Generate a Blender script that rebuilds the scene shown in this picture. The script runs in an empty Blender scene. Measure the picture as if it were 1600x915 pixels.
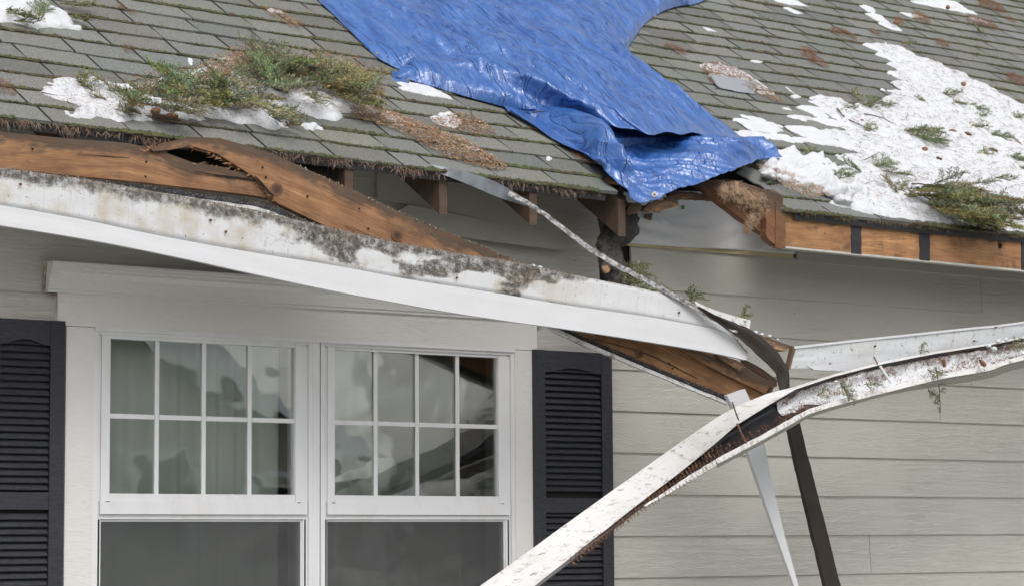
import bpy, math, random
import numpy as np
from mathutils import Vector, Matrix, noise
random.seed(7); np.random.seed(7)
S = bpy.context.scene
COL = S.collection
# ------------------------------------------------------------------ camera
FPX = 3880.0; CX, CY = 800.0, 457.5; CAMD = 8.216; CAMZ = 1.6
def nrm(v): v = np.array(v, float); return v/np.linalg.norm(v)
dX = nrm([5940-CX, 815-CY, FPX]); dZ = nrm([-275, -38150, FPX]); dZ = nrm(dZ-dX*dX.dot(dZ)); dY = np.cross(dZ, dX)
RM = np.array([dX, dY, dZ])
CAM = np.array([0, -CAMD, CAMZ])
cd = bpy.data.cameras.new('camera'); cam = bpy.data.objects.new('camera', cd); COL.objects.link(cam)
r_ = RM @ np.array([1, 0, 0]); u_ = -RM @ np.array([0, 1, 0]); b_ = -RM @ np.array([0, 0, 1])
cam.matrix_world = Matrix(((r_[0], u_[0], b_[0], CAM[0]), (r_[1], u_[1], b_[1], CAM[1]), (r_[2], u_[2], b_[2], CAM[2]), (0, 0, 0, 1)))
cd.sensor_width = 36; cd.lens = FPX/1600*36; cd.clip_start = 0.1; cd.clip_end = 2000
cd.dof.use_dof = True; cd.dof.focus_distance = 9.4; cd.dof.aperture_fstop = 9.0
S.camera = cam
# ------------------------------------------------------------------ light
SUN_EL, SUN_AZ = math.radians(49), math.radians(200)   # azimuth clockwise from +Y
w = bpy.data.worlds.new("World"); S.world = w; w.use_nodes = True
nt = w.node_tree; bg = nt.nodes['Background']
sky = nt.nodes.new('ShaderNodeTexSky'); sky.sky_type = 'NISHITA'; sky.sun_disc = False
sky.sun_elevation = SUN_EL; sky.sun_rotation = SUN_AZ; sky.dust_density = 4.0; sky.air_density = 1.0
hs = nt.nodes.new('ShaderNodeHueSaturation'); hs.inputs['Saturation'].default_value = 0.28
nt.links.new(sky.outputs[0], hs.inputs['Color']); nt.links.new(hs.outputs[0], bg.inputs['Color'])
bg.inputs['Strength'].default_value = 0.15
sd = bpy.data.lights.new('sun', 'SUN'); sd.energy = 0.8; sd.angle = math.radians(28); sd.color = (1, 0.975, 0.94)
sun = bpy.data.objects.new('sun', sd); COL.objects.link(sun)
sdir = Vector((math.sin(SUN_AZ)*math.cos(SUN_EL), math.cos(SUN_AZ)*math.cos(SUN_EL), math.sin(SUN_EL)))
sun.rotation_euler = sdir.to_track_quat('Z', 'Y').to_euler(); sun.location = (0, -10, 20)
vs = S.view_settings; vs.view_transform = 'Standard'; vs.look = 'None'; vs.gamma = 1; vs.exposure = 0.25
S.render.engine = 'CYCLES'
try: S.cycles.transparent_max_bounces = 16
except Exception: pass

# ------------------------------------------------------------------ pixel helpers (points at their real depth)
def ray(px, py): return RM @ np.array([(px-CX)/FPX, (py-CY)/FPX, 1.0])
def W(px, py, y=0.0):
    r = ray(px, py); p = CAM + r*((y-CAM[1])/r[1]); return Vector(p)
EY = -0.45; EZ = 3.036; TH = math.radians(33.7); CT, ST, TT = math.cos(TH), math.sin(TH), math.tan(TH)
def lift(x): 
    t = max(0.0, min(1.0, (6.6-x)/3.0)); return 0.045*t*t*(3-2*t)
def roof_h(x, y):
    v = (y-EY)/CT
    f = max(0.0, 1-v/2.2)
    return EZ + (y-EY)*TT + lift(x)*f + 0.007*noise.noise(Vector((x*1.1, v*1.3, 3.3)))
def RW(px, py, h=0.0):
    r = ray(px, py); lo = 3.0
    p = None; t = 8.0
    for _ in range(12):
        p = CAM+r*t; g = (p[2]-roof_h(p[0], p[1])-h/CT); d = r[2]-TT*r[1]
        t = t-g/d
    p = CAM+r*t; return Vector(p)
RN = Vector((0, -ST, CT)); RV = Vector((0, CT, ST))     # roof normal, upslope
def R(x, v, h=0.0):                                      # point on the roof by x and distance up the slope
    y = EY+v*CT; z = roof_h(x, y); return Vector((x, y, z))+RN*h
def uv_of(p): return (p[0], (p[1]-EY)/CT)

# ------------------------------------------------------------------ object helpers
OFF = {}
def mk(name, verts, faces, mats, parent=None, uvs=None, col=None, smooth=False, midx=None, loc=None):
    off = Vector((0, 0, 0))
    if parent is not None: off = OFF[parent.name]
    elif loc is not None: off = Vector(loc)
    me = bpy.data.meshes.new(name)
    vv = [(v[0]-off[0], v[1]-off[1], v[2]-off[2]) for v in verts]
    me.from_pydata(vv, [], faces); 
    for m in (mats if isinstance(mats, (list, tuple)) else [mats]): me.materials.append(m)
    if midx is not None: me.polygons.foreach_set('material_index', np.array(midx, dtype=np.int32))
    if smooth: me.polygons.foreach_set('use_smooth', np.ones(len(me.polygons), dtype=bool))
    if uvs is not None:
        l = me.uv_layers.new(name='UVMap'); li = np.zeros(len(me.loops), dtype=np.int32); me.loops.foreach_get('vertex_index', li)
        l.data.foreach_set('uv', np.array(uvs, dtype=np.float32)[li].ravel())
    if col is not None:
        a = me.color_attributes.new(name='tint', type='FLOAT_COLOR', domain='POINT')
        c = np.array(col, dtype=np.float32)
        if c.shape[1] == 3: c = np.hstack([c, np.ones((len(c), 1), dtype=np.float32)])
        a.data.foreach_set('color', c.ravel())
    me.update()
    o = bpy.data.objects.new(name, me); COL.objects.link(o)
    if parent is not None: o.parent = parent; OFF[o.name] = off
    else: o.location = off; OFF[o.name] = off
    return o
def tag(o, label=None, cat=None, group=None, kind=None):
    if label: o['label'] = label
    if cat: o['category'] = cat
    if group: o['group'] = group
    if kind: o['kind'] = kind
    return o
def thing(name, label, cat, loc, group=None):
    o = bpy.data.objects.new(name, None); COL.objects.link(o); o.location = loc; o.empty_display_size = .05
    OFF[o.name] = Vector(loc); return tag(o, label, cat, group)

class MB:
    def __init__(s): s.v = []; s.f = []; s.c = []; s.m = []; s.uv = []
    def add(s, vs_, fs, c=None, m=0, uv=None):
        b = len(s.v); s.v += [Vector(v) for v in vs_]; s.f += [tuple(i+b for i in f) for f in fs]
        s.m += [m]*len(fs)
        s.c += [c if c else (1, 1, 1)]*len(vs_); s.uv += (uv if uv else [(v[0], v[2]) for v in vs_])
    def box(s, x0, x1, y0, y1, z0, z1, c=None, m=0):
        V = [(x, y, z) for x in (x0, x1) for y in (y0, y1) for z in (z0, z1)]
        s.add(V, [(0, 1, 3, 2), (4, 6, 7, 5), (0, 4, 5, 1), (2, 3, 7, 6), (0, 2, 6, 4), (1, 5, 7, 3)], c, m)
    def prism(s, poly, y0, y1, c=None, m=0):              # poly in (x,z)
        n = len(poly); V = [(x, y0, z) for x, z in poly]+[(x, y1, z) for x, z in poly]
        F = [tuple(range(n)), tuple(range(2*n-1, n-1, -1))]+[(i, i+n, (i+1) % n+n, (i+1) % n) for i in range(n)]
        s.add(V, F, c, m)
    def tube(s, pts, rad, n=8, c=None, m=0, rough=0.0, cap=True):
        P = [Vector(p) for p in pts]; k = len(P); V = []; UV = []; L = 0
        for i in range(k):
            d = (P[min(i+1, k-1)]-P[max(i-1, 0)]).normalized()
            a = d.cross(Vector((0.13, 0.4, 1))).normalized(); b = d.cross(a)
            if i: L += (P[i]-P[i-1]).length
            r = rad[i] if isinstance(rad, (list, tuple)) else rad
            for j in range(n):
                t = 2*math.pi*j/n; q = P[i]+(a*math.cos(t)+b*math.sin(t))*r
                if rough: q += (q-P[i]).normalized()*rough*r*noise.noise(q*(2.2/max(r, 1e-3)))
                V.append(q); UV.append((L, r*t))
        F = [(i*n+j, i*n+(j+1) % n, (i+1)*n+(j+1) % n, (i+1)*n+j) for i in range(k-1) for j in range(n)]
        if cap: F += [tuple(range(n-1, -1, -1)), tuple((k-1)*n+j for j in range(n))]
        s.add(V, F, c, m, UV)
    def build(s, name, mats, parent=None, smooth=False, loc=None):
        return mk(name, s.v, s.f, mats, parent, s.uv, s.c, smooth, s.m, loc)
def resample(P, n, smooth=True):
    P = [Vector(p) for p in P]
    if smooth and len(P) > 2:
        Q = []
        for i in range(len(P)-1):
            p0 = P[max(i-1, 0)]; p1 = P[i]; p2 = P[i+1]; p3 = P[min(i+2, len(P)-1)]
            for k in range(6):
                t = k/6; Q.append(0.5*((2*p1)+(p2-p0)*t+(2*p0-5*p1+4*p2-p3)*t*t+(3*p1-p0-3*p2+p3)*t**3))
        P = Q+[P[-1]]
    d = [0.0]
    for i in range(1, len(P)): d.append(d[-1]+(P[i]-P[i-1]).length)
    out = []; j = 0
    for k in range(n):
        t = d[-1]*k/(n-1)
        while j < len(P)-2 and d[j+1] < t: j += 1
        out.append(P[j].lerp(P[j+1], min(1, (t-d[j])/max(1e-9, d[j+1]-d[j]))))
    return out
def strip(A, B, n=60, m=5, T=(0, .02, 0), disp=None, smooth=True, mb=None, mi=0, jag=0.0):
    """a board / ribbon between two edge curves, with thickness vector T"""
    A = resample(A, n, smooth); B = resample(B, n, smooth); T = Vector(T); V = []; UV = []; u = 0
    if jag:
        for e in (0, n-1):
            pass
    for i in range(n):
        if i: u += (A[i]+B[i]-A[i-1]-B[i-1]).length/2
        for j in range(m):
            t = j/(m-1); p = A[i].lerp(B[i], t)
            if disp: p = p+disp(u, t, p)
            V.append(p); UV.append((u, (A[i]-B[i]).length*t))
    N = n*m; V2 = [v+T for v in V]; F = []
    for i in range(n-1):
        for j in range(m-1):
            a = i*m+j; F.append((a, a+1, a+m+1, a+m)); F.append((N+a, N+a+m, N+a+m+1, N+a+1))
    for i in range(n-1):
        a = i*m; F.append((a, a+m, N+a+m, N+a)); a = i*m+m-1; F.append((a, N+a, N+a+m, a+m))
    for j in range(m-1):
        F.append((j, N+j, N+j+1, j+1)); a = (n-1)*m+j; F.append((a, a+1, N+a+1, N+a))
    if mb is None: mb = MB()
    mb.add(V+V2, F, None, mi, UV+UV); return mb
def inpoly(x, y, P):
    x = np.asarray(x); y = np.asarray(y); c = np.zeros(x.shape, bool); n = len(P)
    for i in range(n):
        x1, y1 = P[i]; x2, y2 = P[(i+1) % n]
        if y1 == y2: continue
        c ^= ((y1 > y) != (y2 > y)) & (x < (x2-x1)*(y-y1)/(y2-y1)+x1)
    return c
def sdist(x, y, P):
    d = np.full(x.shape, 1e9)
    for i in range(len(P)):
        x1, y1 = P[i]; x2, y2 = P[(i+1) % len(P)]; dx, dy = x2-x1, y2-y1; L = dx*dx+dy*dy+1e-12
        t = np.clip(((x-x1)*dx+(y-y1)*dy)/L, 0, 1); d = np.minimum(d, np.hypot(x-x1-t*dx, y-y1-t*dy))
    return np.where(inpoly(x, y, P), d, -d)

# ------------------------------------------------------------------ materials
class NT:
    def __init__(s, name):
        s.m = bpy.data.materials.new(name); s.m.use_nodes = True; s.t = s.m.node_tree; s.n = s.t.nodes
        s.b = s.n['Principled BSDF']
    def node(s, ty, ins=None, **kw):
        o = s.n.new(ty)
        for k, v in kw.items(): setattr(o, k, v)
        for k, v in (ins or {}).items(): s.put(o.inputs[k], v)
        return o
    def put(s, sock, v):
        if hasattr(v, 'is_output'): s.t.links.new(v, sock)
        elif hasattr(v, 'outputs'): s.t.links.new(v.outputs[0], sock)
        elif isinstance(v, (tuple, list)) and len(v) == 3 and sock.type == 'RGBA': sock.default_value = (*v, 1)
        else: sock.default_value = v
    def co(s, kind='Object', scale=(1, 1, 1), rot=(0, 0, 0), loc=(0, 0, 0)):
        tc = s.node('ShaderNodeTexCoord'); mp = s.node('ShaderNodeMapping', {'Vector': tc.outputs[kind], 'Scale': scale, 'Rotation': rot, 'Location': loc}); return mp.outputs[0]
    def noise(s, co, scale=5, detail=3, rough=.55, dist=0):
        return s.node('ShaderNodeTexNoise', {'Vector': co, 'Scale': scale, 'Detail': detail, 'Roughness': rough, 'Distortion': dist}).outputs['Fac']
    def ramp(s, f, lo, hi, a=0.0, b=1.0):
        o = s.node('ShaderNodeMapRange', {'Value': f, 'From Min': lo, 'From Max': hi, 'To Min': a, 'To Max': b}); return o.outputs[0]
    def math(s, op, a, b=0.5):
        o = s.node('ShaderNodeMath', operation=op); s.put(o.inputs[0], a); s.put(o.inputs[1], b); return o.outputs[0]
    def mix(s, f, a, b, mode='MIX'):
        o = s.node('ShaderNodeMix', data_type='RGBA', blend_type=mode); s.put(o.inputs[0], f); s.put(o.inputs[6], a); s.put(o.inputs[7], b); return o.outputs[2]
    def bump(s, h, strength=.3, dist=.01, nrm_=None):
        o = s.node('ShaderNodeBump', {'Height': h, 'Strength': strength, 'Distance': dist})
        if nrm_ is not None: s.put(o.inputs['Normal'], nrm_)
        return o.outputs[0]
    def sepxyz(s, v): return s.node('ShaderNodeSeparateXYZ', {'Vector': v}).outputs
    def attr(s): return s.node('ShaderNodeAttribute', attribute_name='tint').outputs['Color']
    def fin(s, col, rough=.6, normal=None, **kw):
        s.put(s.b.inputs['Base Color'], col); s.put(s.b.inputs['Roughness'], rough)
        if normal is not None: s.put(s.b.inputs['Normal'], normal)
        for k, v in kw.items(): s.put(s.b.inputs[k], v)
        return s.m
def m_siding(name='siding_paint', bs=.6, a=(.475, .462, .42), b=(.515, .502, .458), kind='Object'):
    n = NT(name)
    gsc = (1.1, 1, 16) if kind == 'Object' else (1.1, 16, 1)
    g = n.noise(n.co(kind, gsc), 3.2, 2, .5, .6)
    w_ = n.math('SINE', n.math('MULTIPLY', g, 70.0)); w_ = n.math('POWER', n.ramp(w_, -1, 1), 3.0)
    amp = n.ramp(n.noise(n.co(kind), 1.7, 2), .35, .65, .15, 1)
    h = n.math('MULTIPLY', w_, amp)
    fine = n.noise(n.co(kind, (8, 1, 90) if kind == 'Object' else (8, 90, 1)), 3, 2)
    h2 = n.math('ADD', n.math('MULTIPLY', h, .6), n.math('MULTIPLY', fine, .5))
    c = n.mix(n.noise(n.co(kind), 1.2, 4), a, b)
    c = n.mix(n.math('MULTIPLY', h, .16), c, (.22, .21, .185))
    spot = n.ramp(n.noise(n.co(kind, (1, 1, 1)), 38, 1), .79, .82)
    c = n.mix(n.math('MULTIPLY', spot, .35), c, (.10, .07, .05))
    return n.fin(c, .55, n.bump(h2, bs, .004))
M = {}
M['siding'] = m_siding()
M['siding_w'] = m_siding('trim_grain_paint', .22, (.64, .63, .61), (.69, .68, .665))
def m_plain(name, col, rough=.5, var=.08, sc=6, bump=.15, bsc=60, **kw):
    n = NT(name); c2 = tuple(max(0, x*(1-var*3)) for x in col)
    c = n.mix(n.ramp(n.noise(n.co(), sc, 5), .35, .75), col, c2)
    return n.fin(c, rough, n.bump(n.noise(n.co(), bsc, 3), bump, .003), **kw)
def m_trim():
    n = NT('vinyl_trim'); c = n.mix(n.ramp(n.noise(n.co('Object', (3, 3, 1)), 5, 6), .5, .8), (.68, .68, .70), (.60, .595, .58))
    s_ = n.ramp(n.noise(n.co(), 45, 2), .72, .78); c = n.mix(n.math('MULTIPLY', s_, .3), c, (.25, .22, .18))
    return n.fin(c, .42, n.bump(n.noise(n.co('Object', (60, 60, 2)), 3, 2), .12, .002))
M['trim'] = m_trim()
def m_shingle():
    n = NT('asphalt_shingle'); a = n.attr()
    gr = n.noise(n.co(), 330, 2, .8); gr2 = n.noise(n.co(), 150, 3, .8)
    c = n.mix(n.ramp(gr, .40, .62), (.060, .063, .060), (.36, .365, .35))
    c = n.mix(.45, c, n.mix(n.ramp(gr2, .40, .60), (.07, .072, .070), (.30, .305, .285)))
    c = n.mix(1.0, c, n.mix(1.0, a, (.9, .9, .9), 'MULTIPLY'), 'MULTIPLY')
    al = n.ramp(n.noise(n.co(), 1.6, 5, .65), .48, .75, 0, .38)
    c = n.mix(al, c, n.mix(gr2, (.08, .10, .045), (.18, .20, .11)))
    return n.fin(c, .9, n.bump(gr, .6, .0025))
M['shingle'] = m_shingle()
def m_wood(name='fir_lumber', lo=(.29, .14, .06), hi=(.54, .31, .155), dirt=.5, kind='UV'):
    n = NT(name); g = n.noise(n.co(kind, (1.3, 22, 6)), 2.2, 5, .6, 1.2)
    c = n.mix(n.ramp(g, .3, .7), lo, hi)
    fg = n.ramp(n.noise(n.co(kind, (2.5, 70, 20)), 2.2, 4, .7), .38, .62); c = n.mix(n.math('MULTIPLY', fg, .38), c, (.20, .09, .04)); big = n.noise(n.co(kind, (1, 2.2, 1)), 3.0, 4, .6)
    c = n.mix(n.ramp(big, .35, .65, 0, .8), c, (.15, .068, .034)); vv_ = n.sepxyz(n.co(kind))[1]
    topd = n.ramp(n.math('ADD', n.math('MULTIPLY', n.noise(n.co(kind, (1, 3, 1)), 4, 5, .7), 1.0), n.ramp(vv_, 0, .085, .40, 0)), .64, .78, 0, .9); c = n.mix(topd, c, n.mix(g, (.03, .022, .018), (.12, .085, .06)))
    rg = n.math('POWER', n.ramp(n.math('SINE', n.math('MULTIPLY', n.noise(n.co(kind, (.8, 9, 4)), 2.0, 1, .5, .6), 60.0)), -1, 1), 4.0)
    c = n.mix(n.math('MULTIPLY', rg, .35), c, (.16, .07, .03))
    v = n.node('ShaderNodeTexVoronoi', {'Vector': n.co(kind, (1, 1.35, 1)), 'Scale': 2.3}).outputs['Distance']
    kn = n.ramp(v, .055, .075, 1, 0); ring = n.math('MULTIPLY', n.ramp(v, .16, .07), n.ramp(n.math('SINE', n.math('MULTIPLY', v, 260.0)), 0, 1))
    c = n.mix(n.math('MULTIPLY', ring, .4), c, (.17, .075, .03)); c = n.mix(n.math('MULTIPLY', kn, .8), c, (.07, .03, .018))
    sp = n.ramp(n.noise(n.co(kind), 34, 3, .7), .66, .72); c = n.mix(n.math('MULTIPLY', sp, dirt*1.2), c, (.03, .02, .015))
    st = n.ramp(n.noise(n.co(kind, (1, 1.6, 1)), 6, 5, .7), .52, .72); c = n.mix(n.math('MULTIPLY', st, dirt), c, (.045, .03, .022))
    return n.fin(c, .75, n.bump(n.math('ADD', g, n.noise(n.co(kind, (6, 120, 20)), 3, 2)), .5, .003))
M['wood'] = m_wood(); M['wood_dark'] = m_wood('weathered_lumber', (.10, .05, .025), (.26, .13, .06), .8)
M['wood_pale'] = m_wood('split_pale_wood', (.48, .27, .14), (.66, .42, .24), .25)
M['wood_obj'] = m_wood('rafter_lumber', (.065, .03, .015), (.21, .095, .042), .5, 'Object')
def m_fascia():
    n = NT('stained_white_paint'); co = n.co('UV'); sp = n.sepxyz(co); u, v = sp[0], sp[1]
    c = n.mix(n.noise(co, 9, 4), (.56, .57, .585), (.66, .665, .68))
    # upright streaks
    stk = n.ramp(n.noise(n.co('UV', (60, 4, 1)), 1.5, 4, .7), .56, .78); c = n.mix(n.math('MULTIPLY', stk, .5), c, (.30, .28, .26))
    fade = n.ramp(u, 2.35, 2.75, 1, 0)                    # mould only on the left two thirds
    n1 = n.noise(n.co('UV', (1, 1.3, 1)), 5.5, 6, .68); n2 = n.noise(co, 60, 4, .75)
    top = n.ramp(v, .0, .08, .44, 0); mid = n.math('MULTIPLY', n.ramp(u, .9, 1.5), n.ramp(n.noise(n.co('UV', (.6, 1.5, 1)), 6, 3), .44, .60, 0, .36))
    rust = n.ramp(n.noise(n.co('UV', (1, 1, 1), loc=(3, 1, 0)), 7, 4), .46, .66, 0, .65)
    c = n.mix(n.math('MULTIPLY', rust, fade), c, (.40, .31, .18))
    mm = n.math('ADD', n.math('ADD', n.math('MULTIPLY', n.math('ADD', top, mid), fade), n.math('MULTIPLY', n1, .7)), n.math('MULTIPLY', n2, .38))
    mask = n.ramp(mm, .70, .84); n3 = n.noise(co, 26, 5, .8); mask = n.math('MULTIPLY', mask, n.ramp(n3, .36, .52, .35, 1)); c = n.mix(n.math('MULTIPLY', mask, .95), c, n.mix(n.ramp(n2, .42, .62), (.016, .012, .010), (.15, .122, .095)))
    edge = n.ramp(v, .0, .012, .55, 0); c = n.mix(edge, c, (.22, .19, .155))
    spk = n.ramp(n.noise(co, 70, 3, .7), .64, .69); c = n.mix(n.math('MULTIPLY', spk, .8), c, (.06, .045, .035))
    vv = n.node('ShaderNodeTexVoronoi', {'Vector': n.co('UV', (1, 1, 1), loc=(.1, .05, 0)), 'Scale': 2.6}).outputs['Distance']
    c = n.mix(n.ramp(vv, .085, .03, 0, .5), c, (.33, .20, .10)); c = n.mix(n.ramp(vv, .026, .018), c, (.05, .02, .015))
    return n.fin(c, .62, n.bump(n.noise(n.co('UV', (12, 90, 1)), 3, 3), .3, .003))
M['fascia_top'] = m_fascia()
def m_white(name='white_painted_trim', col=(.78, .785, .80), dirt=.25, sc=30, th=.62, rough=.5):
    n = NT(name); co = n.co('UV'); c = n.mix(n.noise(co, 6, 4), col, tuple(x*.92 for x in col))
    d = n.ramp(n.noise(co, sc, 6, .75), th, th+.1); c = n.mix(n.math('MULTIPLY', d, dirt), c, (.16, .12, .085))
    d2 = n.ramp(n.noise(co, 3.5, 5, .7), .5, .75); c = n.mix(n.math('MULTIPLY', d2, dirt*.6), c, (.38, .33, .27))
    return n.fin(c, rough, n.bump(n.noise(n.co('UV', (20, 160, 1)), 2, 3), .3, .0025))
M['white'] = m_white(); M['white_clean'] = m_white('clean_white_trim', (.64, .645, .665), .05)
M['white_dirty'] = m_white('dirty_white_metal', (.72, .725, .72), .85, 26, .53, .4)
M['white_gutter'] = m_white('gutter_face_paint', (.70, .69, .675), .8, 24, .55, .4)
def m_snow():
    n = NT('snow_surface'); h = n.noise(n.co(), 60, 5, .65); c = n.mix(n.ramp(n.noise(n.co(), 14, 4), .3, .8), (.71, .72, .74), (.63, .645, .68))
    s_ = n.ramp(n.noise(n.co(), 90, 2), .70, .74); c = n.mix(n.math('MULTIPLY', s_, .35), c, (.25, .19, .13))
    return n.fin(c, .65, n.bump(n.math('ADD', h, n.noise(n.co(), 9, 3)), .6, .02))
M['snow'] = m_snow()
def m_attr(name, rough=.7, **kw):
    n = NT(name); a = n.attr(); c = n.mix(n.noise(n.co(), 70, 2), a, n.mix(1.0, a, (.6, .6, .6), 'MULTIPLY')); return n.fin(c, rough, **kw)
M['tinted'] = m_attr('litter'); M['needle'] = m_attr('fir_needles', .5)
def m_tarp():
    n = NT('blue_poly_tarp'); co = n.co()
    c = n.mix(n.ramp(n.noise(n.co('Object', (4, 1, 1)), 3, 5, .6), .3, .7), (.018, .088, .33), (.040, .145, .44))
    def crease(sc, rot, s_, w_, d=4):
        q = n.noise(n.co('Object', sc, rot), s_, d, .55, .35); return n.ramp(n.math('ABSOLUTE', n.math('SUBTRACT', q, .5)), 0, w_, 0, 1)
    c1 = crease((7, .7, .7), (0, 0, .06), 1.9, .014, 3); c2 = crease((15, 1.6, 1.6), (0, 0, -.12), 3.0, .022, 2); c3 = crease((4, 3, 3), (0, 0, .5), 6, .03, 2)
    fine = n.noise(n.co('Object', (2.2, 1, 1)), 45, 3, .6)
    sheen_streak = n.math('MULTIPLY', n.ramp(n.noise(n.co('Object', (2.4, 1.2, 1.2)), 9, 6, .8), .46, .64), .30); c = n.mix(sheen_streak, c, (.20, .33, .62))  # pale streaks mixed into the colour stand in for sky sheen
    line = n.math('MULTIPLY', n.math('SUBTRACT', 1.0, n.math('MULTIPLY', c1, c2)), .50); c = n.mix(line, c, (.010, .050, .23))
    b1 = n.bump(c1, .8, .006); b2 = n.bump(c2, .35, .004, b1); b3 = n.bump(c3, .35, .004, b2); b4 = n.bump(fine, .22, .003, b3)
    dirt = n.ramp(n.noise(co, 8, 5, .7), .64, .74, 0, .35); c = n.mix(dirt, c, (.22, .21, .19))
    return n.fin(c, .34, b4, **{'Specular IOR Level': .6, 'Coat Weight': .8, 'Coat Roughness': .24, 'Coat IOR': 1.55, 'Coat Normal': b3})
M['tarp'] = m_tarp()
def m_bark():
    n = NT('bark'); co = n.co(); h = n.noise(n.co('Object', (1, 1, .6)), 45, 6, .75)
    c = n.mix(n.ramp(h, .3, .7), (.008, .008, .009), (.115, .11, .105)); c = n.mix(n.ramp(n.noise(co, 16, 3), .6, .75, 0, .6), c, (.16, .105, .06))
    return n.fin(c, .95, n.bump(h, 1, .012))
M['bark'] = m_bark()
M['shutter'] = m_plain('black_shutter', (.017, .018, .024), .5, .05, 20, .0)
def m_shut():
    n = NT('shutter_grain'); g = n.noise(n.co('Object', (3, 3, 40)), 2.5, 4, .6, .8); g2 = n.ramp(n.math('SINE', n.math('MULTIPLY', g, 50.0)), -1, 1)
    c = n.mix(g2, (.012, .013, .018), (.030, .031, .040)); return n.fin(c, .48, n.bump(g2, .4, .002))
M['shutter'] = m_shut()
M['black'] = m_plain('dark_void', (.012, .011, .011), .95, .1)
M['metal_dark'] = m_plain('brown_flashing', (.045, .034, .028), .42, .15, 9, .3, 30, Metallic=.25)
def m_metal():
    n = NT('scuffed_drip_edge'); co = n.co('UV'); c = n.mix(n.ramp(n.noise(co, 40, 6, .8), .40, .56), (.58, .58, .59), (.10, .085, .07))
    c = n.mix(n.ramp(n.noise(co, 5, 4), .4, .7, 0, .4), c, (.22, .23, .25)); return n.fin(c, .42, n.bump(n.noise(co, 50, 3), .3, .003), Metallic=.2)
M['metal'] = m_metal(); 
M['metal_blue'] = m_plain('bare_metal_strip', (.20, .22, .25), .38, .2, 12, .2, 40, Metallic=.4)
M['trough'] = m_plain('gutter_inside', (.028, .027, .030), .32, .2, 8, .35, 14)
M['wrap'] = m_plain('house_wrap', (.66, .665, .68), .6, .05, 3, .3, 12)
M['primer'] = m_plain('bare_primer_strip', (.55, .47, .28), .7, .1)
M['rubber'] = m_plain('black_tape', (.028, .028, .033), .55, .15, 40, .8, 90)
M['insul'] = m_plain('insulation_fluff', (.34, .215, .13), 1, .15, 30, 1, 80)
M['rust'] = m_plain('rusty_nail', (.16, .07, .035), .7, .2, 40)
M['brass'] = m_plain('grommet_metal', (.45, .38, .24), .4, .2, 40, .2, 40, Metallic=.7)
M['curtain'] = m_plain('curtain_cloth', (.74, .80, .74), .9, .04, 3, .3, 200)
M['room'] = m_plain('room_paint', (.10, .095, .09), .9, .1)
M['caulk'] = m_plain('cracked_caulk', (.40, .30, .22), .8, .3, 40)
def m_glass():
    n = NT('window_glass'); o = n.n['Material Output']; n.n.remove(n.b)
    bp = n.bump(n.noise(n.co('Object', (1, 1, 1.3)), 2.6, 2, .4, .3), .12, .018)
    fr = n.node('ShaderNodeFresnel', {'IOR': 1.75}); n.put(fr.inputs['Normal'], bp)
    t = n.node('ShaderNodeBsdfTransparent', {'Color': (.95, .965, .955, 1)}); g = n.node('ShaderNodeBsdfGlossy', {'Roughness': .02, 'Color': (1, 1, 1, 1), 'Normal': bp})
    x = n.node('ShaderNodeMixShader'); n.put(x.inputs[0], n.math('MINIMUM', n.math('MULTIPLY', fr.outputs[0], 2.0), .9)); n.t.links.new(t.outputs[0], x.inputs[1]); n.t.links.new(g.outputs[0], x.inputs[2])
    n.t.links.new(x.outputs[0], o.inputs[0]); return n.m
M['glass'] = m_glass()
def m_screen():
    n = NT('insect_screen'); o = n.n['Material Output']; n.n.remove(n.b)
    t = n.node('ShaderNodeBsdfTransparent'); g = n.node('ShaderNodeBsdfDiffuse', {'Color': (.11, .11, .113, 1)})
    x = n.node('ShaderNodeMixShader', {0: .36}); n.t.links.new(t.outputs[0], x.inputs[1]); n.t.links.new(g.outputs[0], x.inputs[2])
    n.t.links.new(x.outputs[0], o.inputs[0]); return n.m
M['screen'] = m_screen()
M['leaf'] = m_plain('green_leaf', (.05, .25, .03), .5)
M['deck'] = m_wood('roof_sheathing', (.12, .06, .03), (.30, .16, .08), .7, 'Object')

# ================================================================== the ground
def m_ground():
    n = NT('snowy_lawn'); f = n.noise(n.co(), .6, 6, .6); c = n.mix(n.ramp(n.noise(n.co(), 30, 5), .3, .7), (.05, .07, .025), (.12, .11, .05))
    c = n.mix(n.ramp(f, .50, .58), c, (.80, .81, .83)); return n.fin(c, .9, n.bump(f, .5, .1))
g = mk('ground', [(-200, -200, 0), (200, -200, 0), (200, 200, 0), (-200, 200, 0)], [(0, 1, 2, 3)], m_ground()); tag(g, kind='structure')

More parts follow.
